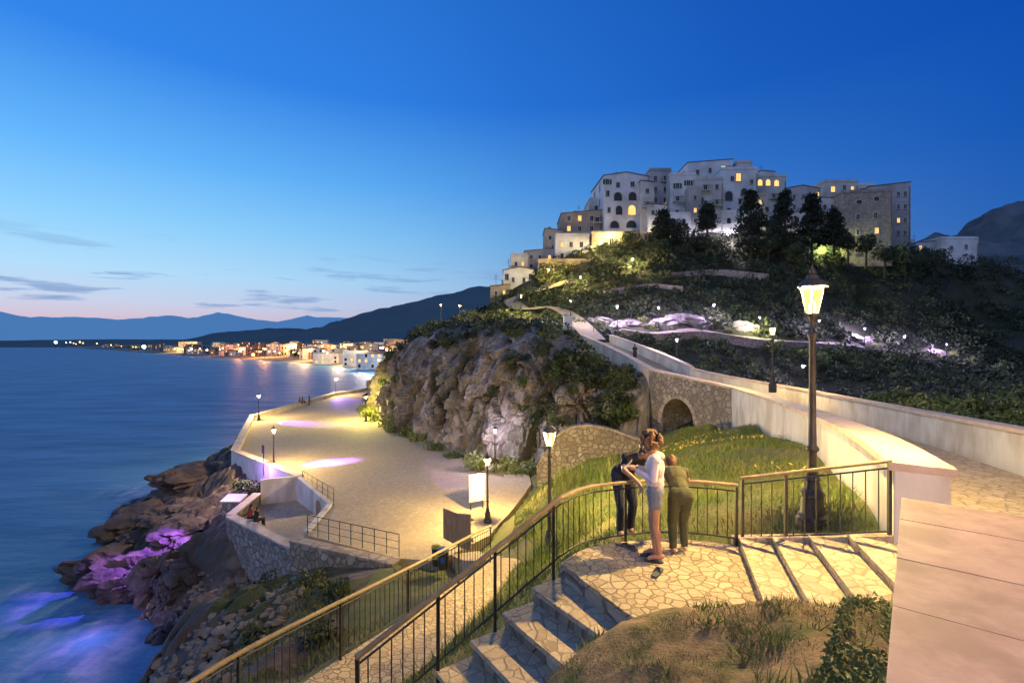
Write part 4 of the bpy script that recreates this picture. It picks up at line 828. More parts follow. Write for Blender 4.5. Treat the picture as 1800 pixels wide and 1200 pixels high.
for i in range(145):
    px=rg.uniform(375,725) if i<125 else rg.uniform(180,400); Y=wlY(px)*rg.uniform(1.08,1.9)+15
    if px>600: Y=max(Y,345+rg.uniform(0,300))
    st_=rg.choice([2,2,3,3,4]); wm=rg.choice(fw); row='behind the seafront of' if Y>wlY(px)*1.4 else 'near the beach of'
    farhouse(px,Y,rg.uniform(9,18)*(1 if Y<700 else 1.6),st_*3.2+rg.uniform(.3,1.5),wm,f'distant {cn_[wm]} {["","","two","three","four"][st_]} storey house {row} the seaside town',f'{cn_[wm]} {st_} storey houses {row} the far town',.36,12,st_)
def farlamp_proto(k):
    t=thing('distant_street_lamp','x','street lamp'); MB().tube([(0,0,-1),(0,0,7)],.12,5).obj('pole',M['iron'],t); MB().lathe([(.05,6.4),(.6,6.7),(.8,7.2),(.6,7.7),(.05,8.)],n=8).obj('bulb',M['bulb_'+k],t); return t
prt={k:farlamp_proto(k) for k in 'wcgo'}; first=set()
nmz={'w':'warm','c':'white','g':'greenish','o':'orange'}
for i in range(150):
    px=rg.uniform(385,725) if i<120 else rg.uniform(30,400); Y=wlY(px)*rg.uniform(1.03,1.7)+8; k=rg.choice('wwwccgoo')
    if i>=120: Y=wlY(px)*1.05
    loc=(PX(px,Y),Y,gz(PX(px,Y),Y)); sc=rg.uniform(.7,1.3)*(1 if Y<700 else Y/800); lb=f'distant {nmz[k]} light on a pole in the seaside town'; gp=f'distant {nmz[k]} lights along the beach'
    if k in first: t=dup(prt[k],loc,0,sc,lb,gp)
    else: t=prt[k]; first.add(k); t.location=loc; t.scale=(sc,)*3; t['label']=lb; t['group']=gp
for px,py,Y,k,sc,lb in ((253,610,1150,'c',5,'very bright white floodlight far along the coast'),(98,602,2600,'c',8,'bright white light far out on the coast'),(445,624,560,'o',2.2,'orange floodlight over the beach'),(683,632,300,'c',1.2,'white floodlight by the cliff foot'),(395,622,700,'o',2.6,'orange floodlight at the left end of the town')):
    dup(prt[k],(PX(px,Y),Y,-(py-HY)/F*Y-7*sc),0,sc,lb,'')
for o in C.objects:
    if o.get('group')=='': del o['group']
for px,Y,cl,e in ((470,540,(1,.4,.1),110000),(425,640,(1,.35,.1),130000),(600,360,(1,.65,.3),50000),(660,275,(.9,.9,1),20000),(540,440,(1,.55,.2),70000),(690,350,(1,.6,.2),40000),(640,320,(1,.75,.5),30000),(520,560,(1,.6,.25),90000),(620,470,(1,.65,.3),70000),(330,870,(1,.7,.35),160000)):
    plight((PX(px,Y),Y-6,gz(PX(px,Y),Y)+13),e,cl,.6,spec=.02)  # bare lights added over the far town, without lamp bodies
rngt=np.random.default_rng(3); cs=[];szs=[]
for i in range(170):
    px=rngt.uniform(200,725); Y=wlY(px)*rngt.uniform(1.15,1.8)+30; r_=rngt.uniform(2.,4.5)*(1 if Y<700 else 1.5); q=shell(40,rngt)*r_*np.array([1.3,1,.8])+np.array([PX(px,Y),Y,gz(PX(px,Y),Y)+1.5]); cs.append(q); szs.append(np.full(40,r_*.3))
V,Fc=leafquads(np.concatenate(cs),np.concatenate(szs),rngt); stuff(meshobj('coastal_trees',V,Fc,M['leafd']),'dark band of distant trees among the seaside houses','trees')
# ------------------------------------------------------------ hillside vegetation
rngs=np.random.default_rng(9); cs=[];szs=[]; cnt=0
rockc=[hit(1195,568),hit(1310,580),hit(1515,602),hit(1650,622),hit(1100,572),hit(1060,566)]
allp=np.array([(q.x,q.y) for q in lane+sp1]); rcp=np.array([(q.x,q.y) for q in RC])
while cnt<4300:
    x=rngs.uniform(-30,175); y=rngs.uniform(20,140)
    if rngs.uniform()<.4: x=rngs.uniform(5,100); y=rngs.uniform(45,116)
    if inpoly(np.array([x]),np.array([y]),EX)[0]: continue
    z=float(H1(x,y))
    if z<-9 or (y>104 and z>20 and x<97): continue
    if ((rcp-[x,y])**2).sum(1).min()<9: continue
    if ((allp-[x,y])**2*np.array([1,.5])).sum(1).min()<2.6: continue
    if any(abs(x-q.x)<3.4 and -5<y-q.y<2.5 for q in rockc): continue
    z=H1n(x,y)
    r_=rngs.uniform(.5,1.6)*(1 if y>60 else .7)*(.6 if y<30 else 1)*(1.2 if y>105 else 1)
    big=rngs.uniform()<.09 and y>70
    if big: r_=rngs.uniform(1.8,2.9)
    if y<60 and x<16 and x>5: r_*=.6
    m_=int((46+40*rngs.uniform())*(1.8 if big else 1)); q=shell(m_,rngs,True)*np.array([r_,r_,r_*rngs.uniform(.7,1.2)])+np.array([x,y,z+.1]); cs.append(q); szs.append(np.full(m_,.13+.1*r_)); cnt+=1
V,Fc=leafquads(np.concatenate(cs),np.concatenate(szs),rngs); stuff(meshobj('hillside_scrub',V,Fc,M['leafd']),'dark mass of scrub and prickly shrubs covering the hillside below the old town','scrub')
def rockmesh(seed,n=3,rough=.45):
    bm=bmesh.new(); bmesh.ops.create_icosphere(bm,subdivisions=n,radius=1); off=Vector((seed*3.7,seed*1.3,seed*2.1))
    for v in bm.verts:
        p=v.co.copy(); d=1+rough*.6*facet(p+off,(1.0,1.0,1.0),2.6,.15)+(rough*.3*facet(p+off,(2.4,2.4,2.4),2.6,.25) if n>2 else 0)+.03*noise.fractal(p*4+off,.9,2.1,4); v.co=p*max(.45,min(1.5,d))
    me=bpy.data.meshes.new('rock'); bm.to_mesh(me); bm.free(); return me
RM=[rockmesh(i,5,.5) for i in range(6)]
def rock(name,loc,sc,i,mat,label,rz=None,rx=0,group=None,cat='rock'):
    k=RM[i%6]; key=(i%6,mat)
    if key not in BM:
        m2=k.copy(); m2.materials.clear(); m2.materials.append(M[mat]); BM[key]=m2
    o=bpy.data.objects.new(name,BM[key]); C.objects.link(o); o.location=loc; o.scale=sc; o.rotation_euler=(rx,random.uniform(-.2,.2),random.uniform(0,6) if rz is None else rz); return tag(o,label,cat,group)
ol=['pale lit rock outcrop above the bridge road, beside a violet lamp','pale violet lit outcrop left of the yellowish slope lamp','pale rocks lit by the violet lamp right of the near lamp','low pale rock lit by the rightmost violet lamp','pale outcrop beside the top of the bridge road','small pale outcrop right of the white pedestal']
osz=[(4.8,2.,1.5),(3.6,1.8,1.3),(3.6,1.8,1.4),(3.2,1.8,1.2),(4.0,2.,1.1),(2.8,1.8,.9)]
for i,q in enumerate(rockc):
    rock('rock_outcrop',q+Vector((0,1.2,-.2)),osz[i],i,'outcrop',ol[i],rz=.2*i)
    for k in range(4):
        x=q.x+random.uniform(-4.5,4.5); y=q.y+random.uniform(-2.5,1.5); bush((x,y,H1n(x,y)-.1),random.uniform(.6,1.1),'leafl','pale leafy shrub lit by the lamps along the hillside footpath','pale shrubs by the footpath',i+k)
def conifer(px,pyb,hpx,wpx,Y,label,seed):
    b_=P(px,pyb,Y); h=hpx/F*Y; w_=wpx/F*Y/2; rg_=np.random.default_rng(seed); t=thing('conifer_tree',label,'tree',tuple(b_))
    MB().tube([(0,0,-2),(.1,0,h*.5),(0,0,h*.95)],[.3,.18,.03],7).obj('trunk',M['bark'],t); mb=MB(); cs=[]
    for k in range(80):
        f=rg_.uniform(.06,.98); a=rg_.uniform(0,6.28); L=w_*(1-f)**.7*rg_.uniform(.65,1.15)+.25; e=np.array([math.cos(a)*L,math.sin(a)*L,h*f+rg_.uniform(-.2,.5)])
        if k%3==0: mb.tube([(0,0,h*f-.2),tuple(e)],[.06,.015],4)
        for q in range(4): s_=.35+.65*q/3; c_=np.array([e[0]*s_,e[1]*s_,h*f+(e[2]-h*f)*s_]); cs.append(c_+rg_.normal(size=(16,3))*np.array([.42,.42,.26]))
    mb.obj('limbs',M['bark'],t); V,Fc=leafquads(np.concatenate(cs),.3,rg_); meshobj('crown',V,Fc,M['conif'],t)
conifer(1320,446,110,66,99,'broad dark conifer in front of the lit arches, leftmost of three',1); conifer(1379,442,106,54,99.5,'middle dark conifer below the grey gabled house',2); conifer(1427,440,96,54,99,'rightmost dark conifer left of the stone house',3); conifer(1243,404,42,24,100,'small dark cypress below the balcony house',4); conifer(1466,432,62,40,98.5,'shorter dark conifer between the tall conifers and the stone house',5); conifer(1165,420,46,34,100,'low dark conifer below the narrow grey house',6)
def tree(px,py,rpx,Y,label,seed,mat='leafd'):
    b_=P(px,py,Y); r_=rpx/F*Y; h=r_*1.3; rg_=np.random.default_rng(seed); t=thing('round_tree',label,'tree',tuple(b_-Vector((0,0,h)))); mb=MB().tube([(0,0,-2),(.1,0,h*.4),(0,.1,h)],[.25,.18,.1],6); mb.obj('trunk',M['bark'],t); cs=[]; mb=MB()
    for k in range(20):
        c_=shell(1,rg_,inner=.3)[0]*np.array([r_,r_,r_*.8])*.85+np.array([0,0,h]); cs.append(c_+shell(60,rg_)*r_*.42); mb.tube([(0,0,h*.5),tuple(c_)],[.07,.02],4)
    mb.obj('limbs',M['bark'],t); V,Fc=leafquads(np.concatenate(cs),.26,rg_); meshobj('crown',V,Fc,M[mat],t)
tl=[(1195,404,18,102,'round dark tree under the white flat roofed houses'),(1110,424,20,101.5,'round dark tree before the cream terrace house'),(1215,424,26,101,'wide dark tree between the balcony house and the scrub'),(1262,428,24,100,'dark tree left of the violet white lamp'),(1350,428,22,98,'dark tree between two conifers'),(1490,425,18,100,'dark tree right of the conifers'),(1522,430,20,99,'dark tree lit green before the stone house'),(1590,448,24,104,'dark tree right of the stone house'),(985,492,15,94,'small tree lit yellow below the restaurant arches'),(1150,440,28,97,'large dark tree below the old town wall'),(1640,458,24,112,'dark tree before the tiny white house'),(1700,470,28,118,'dark tree under the lone white house'),(1760,478,34,122,'dark tree at the right edge of the hill'),(1400,444,22,97,'low dark tree at the foot of the conifers'),(1555,446,20,100,'dark tree beside the violet lamp at the end of the town'),(1012,640,46,42.5,'big round dark bushy tree at the right end of the cliff top')]
for i,a in enumerate(tl): tree(*a,seed=40+i)
sh=[(770,578,61,2.0),(800,579,58,2.2),(835,580,54.5,2.2),(868,579,51.5,2.2),(900,580,49.5,2.4),(935,584,48,2.3),(965,590,47,2.1),(995,602,46,2.0),(820,594,55,1.9),(850,602,52,1.8),(750,590,67,1.9),(1015,640,43.5,2.4),(1035,640,43,2.4),(1000,654,42.5,2.1),(1020,670,41.5,2.0),(960,606,46,1.6),(1060,650,42.4,1.5),(880,596,50.5,1.7),(785,592,60,1.8),(915,594,48.5,1.8),(1045,666,41,2.1),(985,632,44,2.0),(1075,670,40,1.7),(950,602,46.5,2.0)]
for i,(a,b_,Y,s) in enumerate(sh): bush(P(a,b_,Y)-Vector((0,.6,s*.38)),s,'leafd' if i%3 else 'leafm','dark shrub growing on the brow of the limestone cliff','shrubs on the cliff top',i)
for i,q in enumerate(CLP): bush(q+Vector((0,-.2,-.25)),random.uniform(.5,1.4),'leafd' if i%3 else 'leafm','shrub clinging to the face of the limestone cliff','shrubs on the cliff face',i)
for i,(a,b_,s) in enumerate([(1130,600,1.7),(1170,616,1.6),(1230,606,1.6),(1270,610,1.8),(1350,616,2.2),(1395,628,2.0),(1440,640,2.0),(1480,632,2.),(1560,640,2.4),(1600,632,2.2),(1250,640,1.6),(1310,655,1.6),(1230,655,1.4),(1700,640,2.3),(1750,655,2.4)]):
    bush(hit(a,b_)-Vector((0,0,.2)),s,'leafm','mid green shrub on the slope above the bridge road','shrubs above the bridge road',i)
for i,(a,b_,Y,s) in enumerate([(1700,735,20,1.),(1750,738,19,1.1),(1790,742,18,1.),(1660,722,23,1.),(1600,712,28,1.1),(1720,720,27,1.5),(1780,722,26,1.5),(1540,700,34,1.2),(1810,700,36,2.),(1640,712,27,1.2),(1680,716,30,1.6),(1580,700,36,1.6),(1750,712,32,1.8)]):
    bush(P(a,b_+4,Y)-Vector((0,0,.4)),s,'leafm','leafy green bush behind the right hand road parapet','bushes behind the road parapet',i)
bush(P(848,812,38.6)-Vector((0,0,.5)),1.5,'leafl','pale flowering bush lit white beside the violet lamp under the cliff',None,1); bush(P(892,818,38)-Vector((0,0,.4)),1.3,'leafl','smaller pale bush right of the flowering bush under the cliff',None,2)
for i,(a,b_,Y,s) in enumerate([(690,756,56.,1.5),(712,764,53.8,1.5),(663,742,63.5,1.5),(732,773,50.4,1.4),(765,789,46.2,1.3),(800,804,43.,1.2),(648,724,71,1.8),(930,828,37.5,1.3),(676,750,59.5,1.4),(912,826,38,1.),(700,752,57.5,2.2),(672,738,64.5,2.2),(722,764,53.5,1.9),(655,730,68,2.)]):
    bush(P(a,b_,Y)-Vector((0,0,.3)),s,'leafl' if i not in (4,5,7) else 'leafm','grassy bush at the foot of the cliff along the plaza','bushes at the cliff foot',i)
for i,(x,y,s) in enumerate([(-20.5,37.2,1.0),(-19.5,36.6,.9),(-21.5,38.2,.9),(-9,21.5,.8),(-12,23.4,.9),(-7,19,1.),(-10,18.4,.8),(-6.5,16.,.9)]):
    bush((x,y,float(GN(x,y))),s,'leafm' if i<3 else 'leafd','low bush above the shore rocks by the terrace','bushes near the terrace',i)
# ------------------------------------------------------------ shore boulders and rubble
bl=[(-34.0,45.6,(3.2,1.9,1.5),'dark wedge shaped boulder farthest out in the sea'),(-29.6,39.8,(3.8,2.2,1.5),'big sloping boulder at the water edge'),(-26.4,33.8,(3.4,2.0,1.5),'broad wet boulder lowest on the shore'),(-23.4,30.6,(2.8,1.7,1.4),'brown boulder at the near tip of the rocks'),(-20.8,29.0,(1.8,1.4,1.4),'upright brown boulder left of the terrace wall'),(-19.2,28.2,(1.5,1.2,1.3),'tall cracked boulder near the terrace wall'),(-25.2,36.8,(3.2,2.0,1.1),'flat boulder in the middle of the shore'),(-22.2,33.2,(2.4,1.7,1.0),'violet lit boulder beside the stone plinth'),(-29.5,46,(3.6,2.2,1.1),'long boulder below the plaza wall'),(-34.5,53,(3.2,2.0,1.1),'dark boulder below the bend of the plaza wall'),(-18.2,26,(1.2,1,.7),'small boulder under the terrace wall')]
for i,(x,y,s,lb) in enumerate(bl): rock('boulder',(x,y,max(SEA+.05,float(GN(x,y)))-.3*s[2]),s,i,'rock',lb,rz=.75+.12*(i%4),rx=.15,cat='boulder')
rgq=np.random.default_rng(21); bmv=[];bmf=[]; k0=0
sm=[rockmesh(10+i,2,.5) for i in range(4)]; smv=[(np.array([v.co[:] for v in m_.vertices]),[tuple(p.vertices) for p in m_.polygons]) for m_ in sm]
c_=0
while c_<1900:
    x=rgq.uniform(-21,-9.0); y=rgq.uniform(13,28)
    if inpoly(np.array([x]),np.array([y]),[(-16.9,29.9),(-10.9,25.2),(-5,22),(0,40),(-17,40)])[0]: continue
    z=float(GN(x,y))
    if z<-16.1 or z>-10.4: continue
    if x>-12 and rgq.uniform()<.6: continue
    s=rgq.uniform(.05,.2)*(1.8 if rgq.uniform()<.1 else 1); a=rgq.uniform(0,6.28); v,f=smv[c_%4]; v=v*np.array([s*1.3,s*.8,s*.6]); v=np.stack([v[:,0]*math.cos(a)-v[:,1]*math.sin(a),v[:,0]*math.sin(a)+v[:,1]*math.cos(a),v[:,2]],1)+np.array([x,y,z+.1+s*.15]); bmv.append(v); bmf+=[tuple(i+k0 for i in q) for q in f]; k0+=len(v); c_+=1
stuff(meshobj('rubble',np.concatenate(bmv),bmf,M['pebble']),'loose broken stones scattered on the slope between rocks and lower railing','rubble')
# ------------------------------------------------------------ grass
def blades(name,fn,N,xr,yr,hr,mat,label,mask,seed,wd=.008,lean=.5):
    rg_=np.random.default_rng(seed); x=rg_.uniform(*xr,N); y=rg_.uniform(*yr,N); k=mask(x,y); x=x[k];y=y[k]; z=fn(x,y); n_=len(x); h=rg_.uniform(hr[0],hr[1],n_)*(1+.5*np.sin(x*1.9)*np.sin(y*1.3)); a=rg_.uniform(0,6.28,n_); lx=rg_.normal(size=n_)*lean*h; ly=rg_.normal(size=n_)*lean*h; wx=np.cos(a)*wd*(1+y*.05); wy=np.sin(a)*wd*(1+y*.05)
    V=np.stack([np.stack([x-wx,y-wy,z-.03],1),np.stack([x+wx,y+wy,z-.03],1),np.stack([x+lx,y+ly,z+h],1)],1).reshape(-1,3); stuff(meshobj(name,V,np.arange(3*n_).reshape(n_,3),mat),label,'grass')
def nmask(x,y,s,t): return np.array([noise.noise(Vector((a*s,b_*s,2.2))) for a,b_ in zip(x,y)])>t
gpoly=[(.7,6.9),(1.1,7.2),(2.06,7.45),(3.4,7.25),(4.75,6.25)]+[(p.x-.05,p.y) for p in LW[1:]]+[(12,33),(9,33.5),(2,34.4),(1.2,31),(.3,28),(-.2,22),(.5,16),(.7,13.6),(-.2,11.)]
blades('grass',GN,110000,(-1,14),(6.2,34),(.05,.16),M['blade'],'rough green grass covering the slope under the near lamp',lambda x,y:inpoly(x,y,gpoly),1)
blades('tall_weeds',GN,8000,(-.6,5),(11,30),(.35,.85),M['blade'],'tall pale weeds behind the curved railing',lambda x,y:inpoly(x,y,[(.3,11),(.8,14),(.4,20),(.6,29),(3.4,30),(4.2,20),(2.6,12)])&nmask(x,y,.5,-.02),2,.009,.25)
blades('bank_grass',GN,11000,(-4,1),(5,13),(.06,.22),M['blade'],'grass on the narrow bank between stairs and lower path',lambda x,y:inpoly(x,y,[(.5,6.9),(.9,12.5),(.25,13.2),(-1.2,8.4),(-2.1,6.6),(-1.5,5.6)]),3)
MDn=lambda x,y:MD(x,y)+np.array([frac((a,b_,7),1.6,5)*.06 for a,b_ in zip(x,y)])
blades('mound_grass',MDn,30000,(-1,3.5),(.8,5.3),(.02,.065),M['dryblade'],'short dry grass on the earth mound before the stairs',lambda x,y:(wallc(x,y)<-.02)&(x>-.9+.3*(5-y))&nmask(x,y,1.9,.04),4,.0035,.8)
blades('mound_weeds',MDn,9000,(.2,3.5),(2.6,5.2),(.03,.10),M['blade'],'green weed tufts over the earth mound and wall foot',lambda x,y:(wallc(x,y)<-.02)&nmask(x,y,3.1,.22),5,.008,.9)
rg_=np.random.default_rng(18); x=rg_.uniform(1.8,3.3,9000); y=rg_.uniform(2.6,4.8,9000); k=(wallc(x,y)<-.02)&(wallc(x,y)>-.42)&nmask(x,y,2.6,-.12); x=x[k];y=y[k]; V,Fc=leafquads(np.stack([x,y,MDn(x,y)+rg_.uniform(.01,.09,len(x))],1),.022,rg_); stuff(meshobj('ground_cover',V,Fc,M['leafm']),'leafy green ground cover along the foot of the pink topped wall','ground cover')
blades('scrub_grass',GN,16000,(-15,-4),(9,26),(.1,.35),M['dryblade'],'dry grass on the steep slope below the lower railing',lambda x,y:(GN(x,y)>-11.8)&~inpoly(x,y,[(-12,25.6),(-5,22.2),(0,20),(0,40),(-18,40)])&nmask(x,y,.45,-.05)&(x<-3.9),6,.012,.6)
rg_=np.random.default_rng(8); x=rg_.uniform(3,12,900); y=rg_.uniform(9,30,900); k=inpoly(x,y,gpoly)&nmask(x,y,.3,.1); x=x[k];y=y[k]; V,Fc=leafquads(np.stack([x,y,GN(x,y)+.2],1),.05,rg_); stuff(meshobj('wild_flowers',V,Fc,M['flower']),'small yellow wild flowers dotted over the grass slope','flowers')
# ------------------------------------------------------------ plaza furniture
sg=thing('notice_board','blank white board on two legs at the near corner of the plaza','sign',(PX(838,29.5),29.5,PZ)); sg.scale=(1.2,1.2,1.15)
for s in (-.33,.33): MB().tube([(s,0,-.3),(s,0,1.9)],.03,6).obj('post',M['iron'],sg)
MB().box((0,-.03,1.15),(.8,.05,1.35)).obj('panel',M['signw'],sg); mb=MB(); [mb.box(c_,z_) for c_,z_ in (((0,-.03,1.85),(.9,.07,.05)),((0,-.03,.45),(.9,.07,.05)),((-.42,-.03,1.15),(.05,.07,1.35)),((.42,-.03,1.15),(.05,.07,1.35)))]; mb.obj('frame',M['wgrey'],sg); sg.rotation_euler.z=.5
t=thing('sign_post','narrow dark totem sign post beside the plaza edge lamp','sign',tuple(P(463,832,37.5))); MB().tube([(0,0,-.2),(0,0,2.2)],.04,8).obj('post',M['darkiron'],t); MB().box((0,-.05,1.9),(.18,.04,.62)).obj('panel',M['darkiron'],t)
t=thing('stone_plinth','square rubble stone plinth with a tilted violet lit panel above the rocks','plinth',(-18.6,32.4,-12.3)); MB().box((0,0,.9),(1.15,.8,2.2)).obj('base',M['rubble'],t); MB().box((0,-.05,2.06),(1.3,.95,.1),M4=Matrix.Rotation(R(14),4,'X')).obj('panel',M['signw'],t)
plight((-18.9,31.6,-9.3),110,(.5,.3,1),.1); slight((-18.6,31.4,-8.8),(-22.4,30.6,-13.0),11000,(.34,.12,1),42); plight((-19.6,36.8,-9.4),420,(.42,.2,1),.1); plight((-22.2,25.4,-14.),150,(.5,.3,1),.2)  # bare violet lights assumed over plinth, rocks, bushes and water, without fixtures
for i,(cl,lb,dx_) in enumerate((('yel','yellow waste bin beside the wooden fence at the plaza corner',0),('blu','blue waste bin beside the wooden fence at the plaza corner',.55))):
    p=P(768,955,21.8); t=thing('waste_bin',lb,'bin',(p.x+dx_*.6,p.y-dx_*.6,-9.9)); MB().lathe([(.2,0),(.24,.75),(.25,.78)],n=12).obj('body',M['black'],t); MB().lathe([(.26,.78),(.26,.84),(.18,.92),(.02,.95)],n=12).obj('lid',M[cl],t); MB().box((0,-.245,.45),(.2,.02,.25)).obj('panel',M[cl],t)
fp=[P(780,945,21.2),P(806,960,19.2),P(829,968,17.2)]; t=thing('wooden_fence','brown slatted wooden fence between plaza corner and lower railing','fence',(fp[1].x,fp[1].y,fp[1].z))
for i in range(2):
    dvv=fp[i+1]-fp[i]; an=math.atan2(dvv.y,dvv.x)
    for k in range(11):
        p=fp[i].lerp(fp[i+1],k/11); MB().box(p+Vector((0,0,.65)),(.12,.03,1.3),rz=an).obj('board',M['wood'],t,world=True)
for hz_ in (.35,1.1):
    mb=MB(); mb.bar(fp[0]+Vector((.06,0,hz_)),fp[1]+Vector((.06,0,hz_)),.05,.08); mb.bar(fp[1]+Vector((.06,0,hz_)),fp[2]+Vector((.06,0,hz_)),.05,.08); mb.obj('rail',M['wood'],t,world=True)
# ------------------------------------------------------------ people
def fuse(mb,voxel,name,mat,parent,it=3,disp=0):
    o=mb.obj('tmp',mat); md=o.modifiers.new('r','REMESH'); md.mode='VOXEL'; md.voxel_size=voxel; sm_=o.modifiers.new('s','SMOOTH'); sm_.factor=.5; sm_.iterations=it
    me=bpy.data.meshes.new_from_object(o.evaluated_get(bpy.context.evaluated_depsgraph_get())); bpy.data.objects.remove(o)
    if disp:
        for v in me.vertices: v.co+=v.normal*disp*(noise.noise(v.co*28)+.6*noise.noise(v.co*60))
    me.materials.clear(); me.materials.append(mat); me.polygons.foreach_set('use_smooth',[True]*len(me.polygons)); L=parent.location
    for v in me.vertices: v.co-=L
    r=bpy.data.objects.new(name,me); C.objects.link(r); r.parent=parent; return r
def person(label,feet,f,J,sk,top,bot,hair,topm,botm,hairm,long_sleeve=False,long_leg=False,vox=.009,curly=False,hs=1.,group=None):
    f=Vector(f).normalized(); s=Vector((-f.y,f.x,0)); fe=Vector(feet)
    W=lambda q:fe+f*q[0]*hs+s*q[1]*hs+Vector((0,0,q[2]*hs)); root=thing('person',label,'person',tuple(fe),0,group)
    j={k:W(v) for k,v in J.items()}; k=hs; b=MB()
    hd=(j['head']-j['neck']).normalized(); ff=W(tuple(Vector(J['look'])))-W((0,0,0)); ff.normalize(); hup=(hd-ff*hd.dot(ff)).normalized(); hl=hup.cross(ff)
    HM=Matrix((ff,hl,hup)).transposed(); hp=j['head']; hq=lambda a,b2,c2:hp+HM@Vector((a,b2,c2))*k
    b.ell(hp,(.092*k,.074*k,.112*k),HM); b.ell(hq(.025,0,-.055),(.062*k,.056*k,.062*k),HM); b.caps(hq(.085,0,.01),hq(.106,0,-.022),.010*k,.015*k,8)
    for q in (-1,1): b.ell(hq(-.005,q*.076,-.008),(.02*k,.012*k,.03*k),HM)
    b.caps(hq(.082,-.02,-.052),hq(.082,.02,-.052),.011*k,.011*k,8)
    b.caps(j['neck']-(j['head']-j['neck'])*.35,j['head']-hup*.05*k,.054*k,.047*k)
    def torso(mb,e=0.,lo=True,hi=True):
        tx=(j['shL']-j['shR']).normalized(); up=(j['neck']-j['pelvis']).normalized(); fw_=tx.cross(up); T=Matrix((fw_,tx,up)).transposed()
        ch=j['chest']; wa=j['pelvis'].lerp(ch,.42)
        if hi: mb.ell(ch,((.105+e)*k,(.155+e)*k,(.17+e)*k),T); mb.caps(j['shL'],j['shR'],(.052+e)*k,(.052+e)*k)
        mb.ell(wa,((.092+e)*k,(.128+e)*k,(.15+e)*k),T)
        if lo: mb.ell(j['pelvis'],((.108+e)*k,(.152+e)*k,(.12+e)*k),T)
    torso(b)
    for q in 'LR':
        sh,el,wrr=j['sh'+q],j['el'+q],j['wr'+q]; b.caps(sh,el,.046*k,.037*k); b.caps(el,wrr,.038*k,.026*k)
        hdn=W(J['hd'+q])-W((0,0,0)); hdn.normalize(); hn=hdn.cross(Vector((0,0,1)) if abs(hdn.z)<.8 else s); hn.normalize(); pn=hn.cross(hdn)
        if pn.z>0: pn=-pn
        b.caps(wrr+hdn*.02*k-hn*.018*k,wrr+hdn*.075*k-hn*.022*k,.016*k,.015*k,8); b.caps(wrr+hdn*.02*k+hn*.018*k,wrr+hdn*.075*k+hn*.022*k,.016*k,.015*k,8)
        for i,(o_,ln) in enumerate(((-.03,.06),(-.01,.072),(.01,.068),(.03,.052))):
            p0=wrr+(hdn*.085+hn*o_)*k; p1=p0+(hdn*.55+pn*.25+hn*o_*1.2)*ln*.8*k; p2=p1+(hdn*.25+pn*.75)*ln*.6*k; b.caps(p0-hdn*.012*k,p1,.0088*k,.008*k,8); b.caps(p1,p2,.008*k,.0066*k,8)
        sd2=-1 if q=='L' else 1; p0=wrr+(hdn*.03+hn*sd2*.028)*k; p1=p0+(hdn*.03+hn*sd2*.03+pn*.01)*k; b.caps(p0,p1,.012*k,.0095*k,8); b.caps(p1,p1+(hdn*.028+pn*.012)*k,.0095*k,.008*k,8)
        hi_,kn,an,to=j['hip'+q],j['kn'+q],j['an'+q],j['to'+q]; b.caps(hi_,kn,.086*k,.054*k); b.caps(kn,an,.053*k,.034*k); md=kn.lerp(an,.3)-(to-an).normalized()*.018*k; b.caps(md,kn.lerp(an,.45)-(to-an).normalized()*.012*k,.047*k,.042*k)
        b.caps(an-(to-an).normalized()*.035*k-Vector((0,0,.035*k)),an+(to-an)*.5,.034*k,.036*k); b.caps(an+(to-an)*.4,to,.034*k,.024*k)
    fuse(b,vox,'body',M[sk],root)
    c=MB(); torso(c,.022,lo=False); c.caps(j['pelvis'].lerp(j['chest'],.3),j['pelvis'].lerp(j['chest'],.6),.125*k,.12*k)
    tx=(j['shL']-j['shR']).normalized()
    for q in 'LR':
        sh,el,wrr=j['sh'+q],j['el'+q],j['wr'+q]
        if long_sleeve: c.caps(sh,el,.064*k,.055*k); c.caps(el,el.lerp(wrr,.9),.054*k,.04*k)
        else: c.caps(sh,sh.lerp(el,.55),.062*k,.056*k)
    if long_sleeve: c.ell(j['neck']-Vector((0,0,.03*k))-f*.05*k,(.09*k,.09*k,.06*k))
    fuse(c,vox*1.3,top,M[topm],root)
    c=MB(); T=j['pelvis']; up=(j['chest']-T).normalized(); c.ell(T-up*.01*k,(.128*k,.128*k,.13*k)); c.caps(T+tx*.06*k,T-tx*.06*k,.118*k,.118*k)
    for q in 'LR':
        hi_,kn,an=j['hip'+q],j['kn'+q],j['an'+q]
        if long_leg: c.caps(hi_,kn,.104*k,.074*k); c.caps(kn,kn.lerp(an,.92),.072*k,.058*k)
        else: c.caps(hi_,hi_.lerp(kn,.3),.103*k,.096*k)
    fuse(c,vox*1.3,bot,M[botm],root)
    c=MB(); c.ell(hq(-.022,0,.03),(.094*k,.084*k,.102*k),HM)
    if curly:
        rg2=random.Random(4)
        for i in range(95):
            a=rg2.uniform(0,6.28); e_=rg2.uniform(-.75,1.45); v=Vector((math.cos(a)*math.cos(e_)*.125-.05,math.sin(a)*math.cos(e_)*.122,math.sin(e_)*.13+.055))
            if v.x>.035 and v.z<.07: continue
            c.ell(hq(*v),(.034*k,)*3)
        fuse(c,.009,'hair',M[hairm],root,1,.014)
    else:
        c.ell(hq(-.055,0,-.02),(.05*k,.07*k,.07*k),HM)
        if hair=='long': c.caps(hq(-.085,0,0),hq(-.10,0,-.2),.06*k,.035*k)
        fuse(c,.009,'hair',M[hairm],root,2,.005)
    for q in (-1,1):
        MB().ell(hq(.079,q*.03,.012),(.008*k,.014*k,.008*k),HM,8,5).obj('eye',M['eye'],root,True,True)
    MB().ell(hq(.092,0,-.052),(.006*k,.022*k,.007*k),HM,8,5).obj('mouth',M['lip'],root,True,True)
    return root,j,W
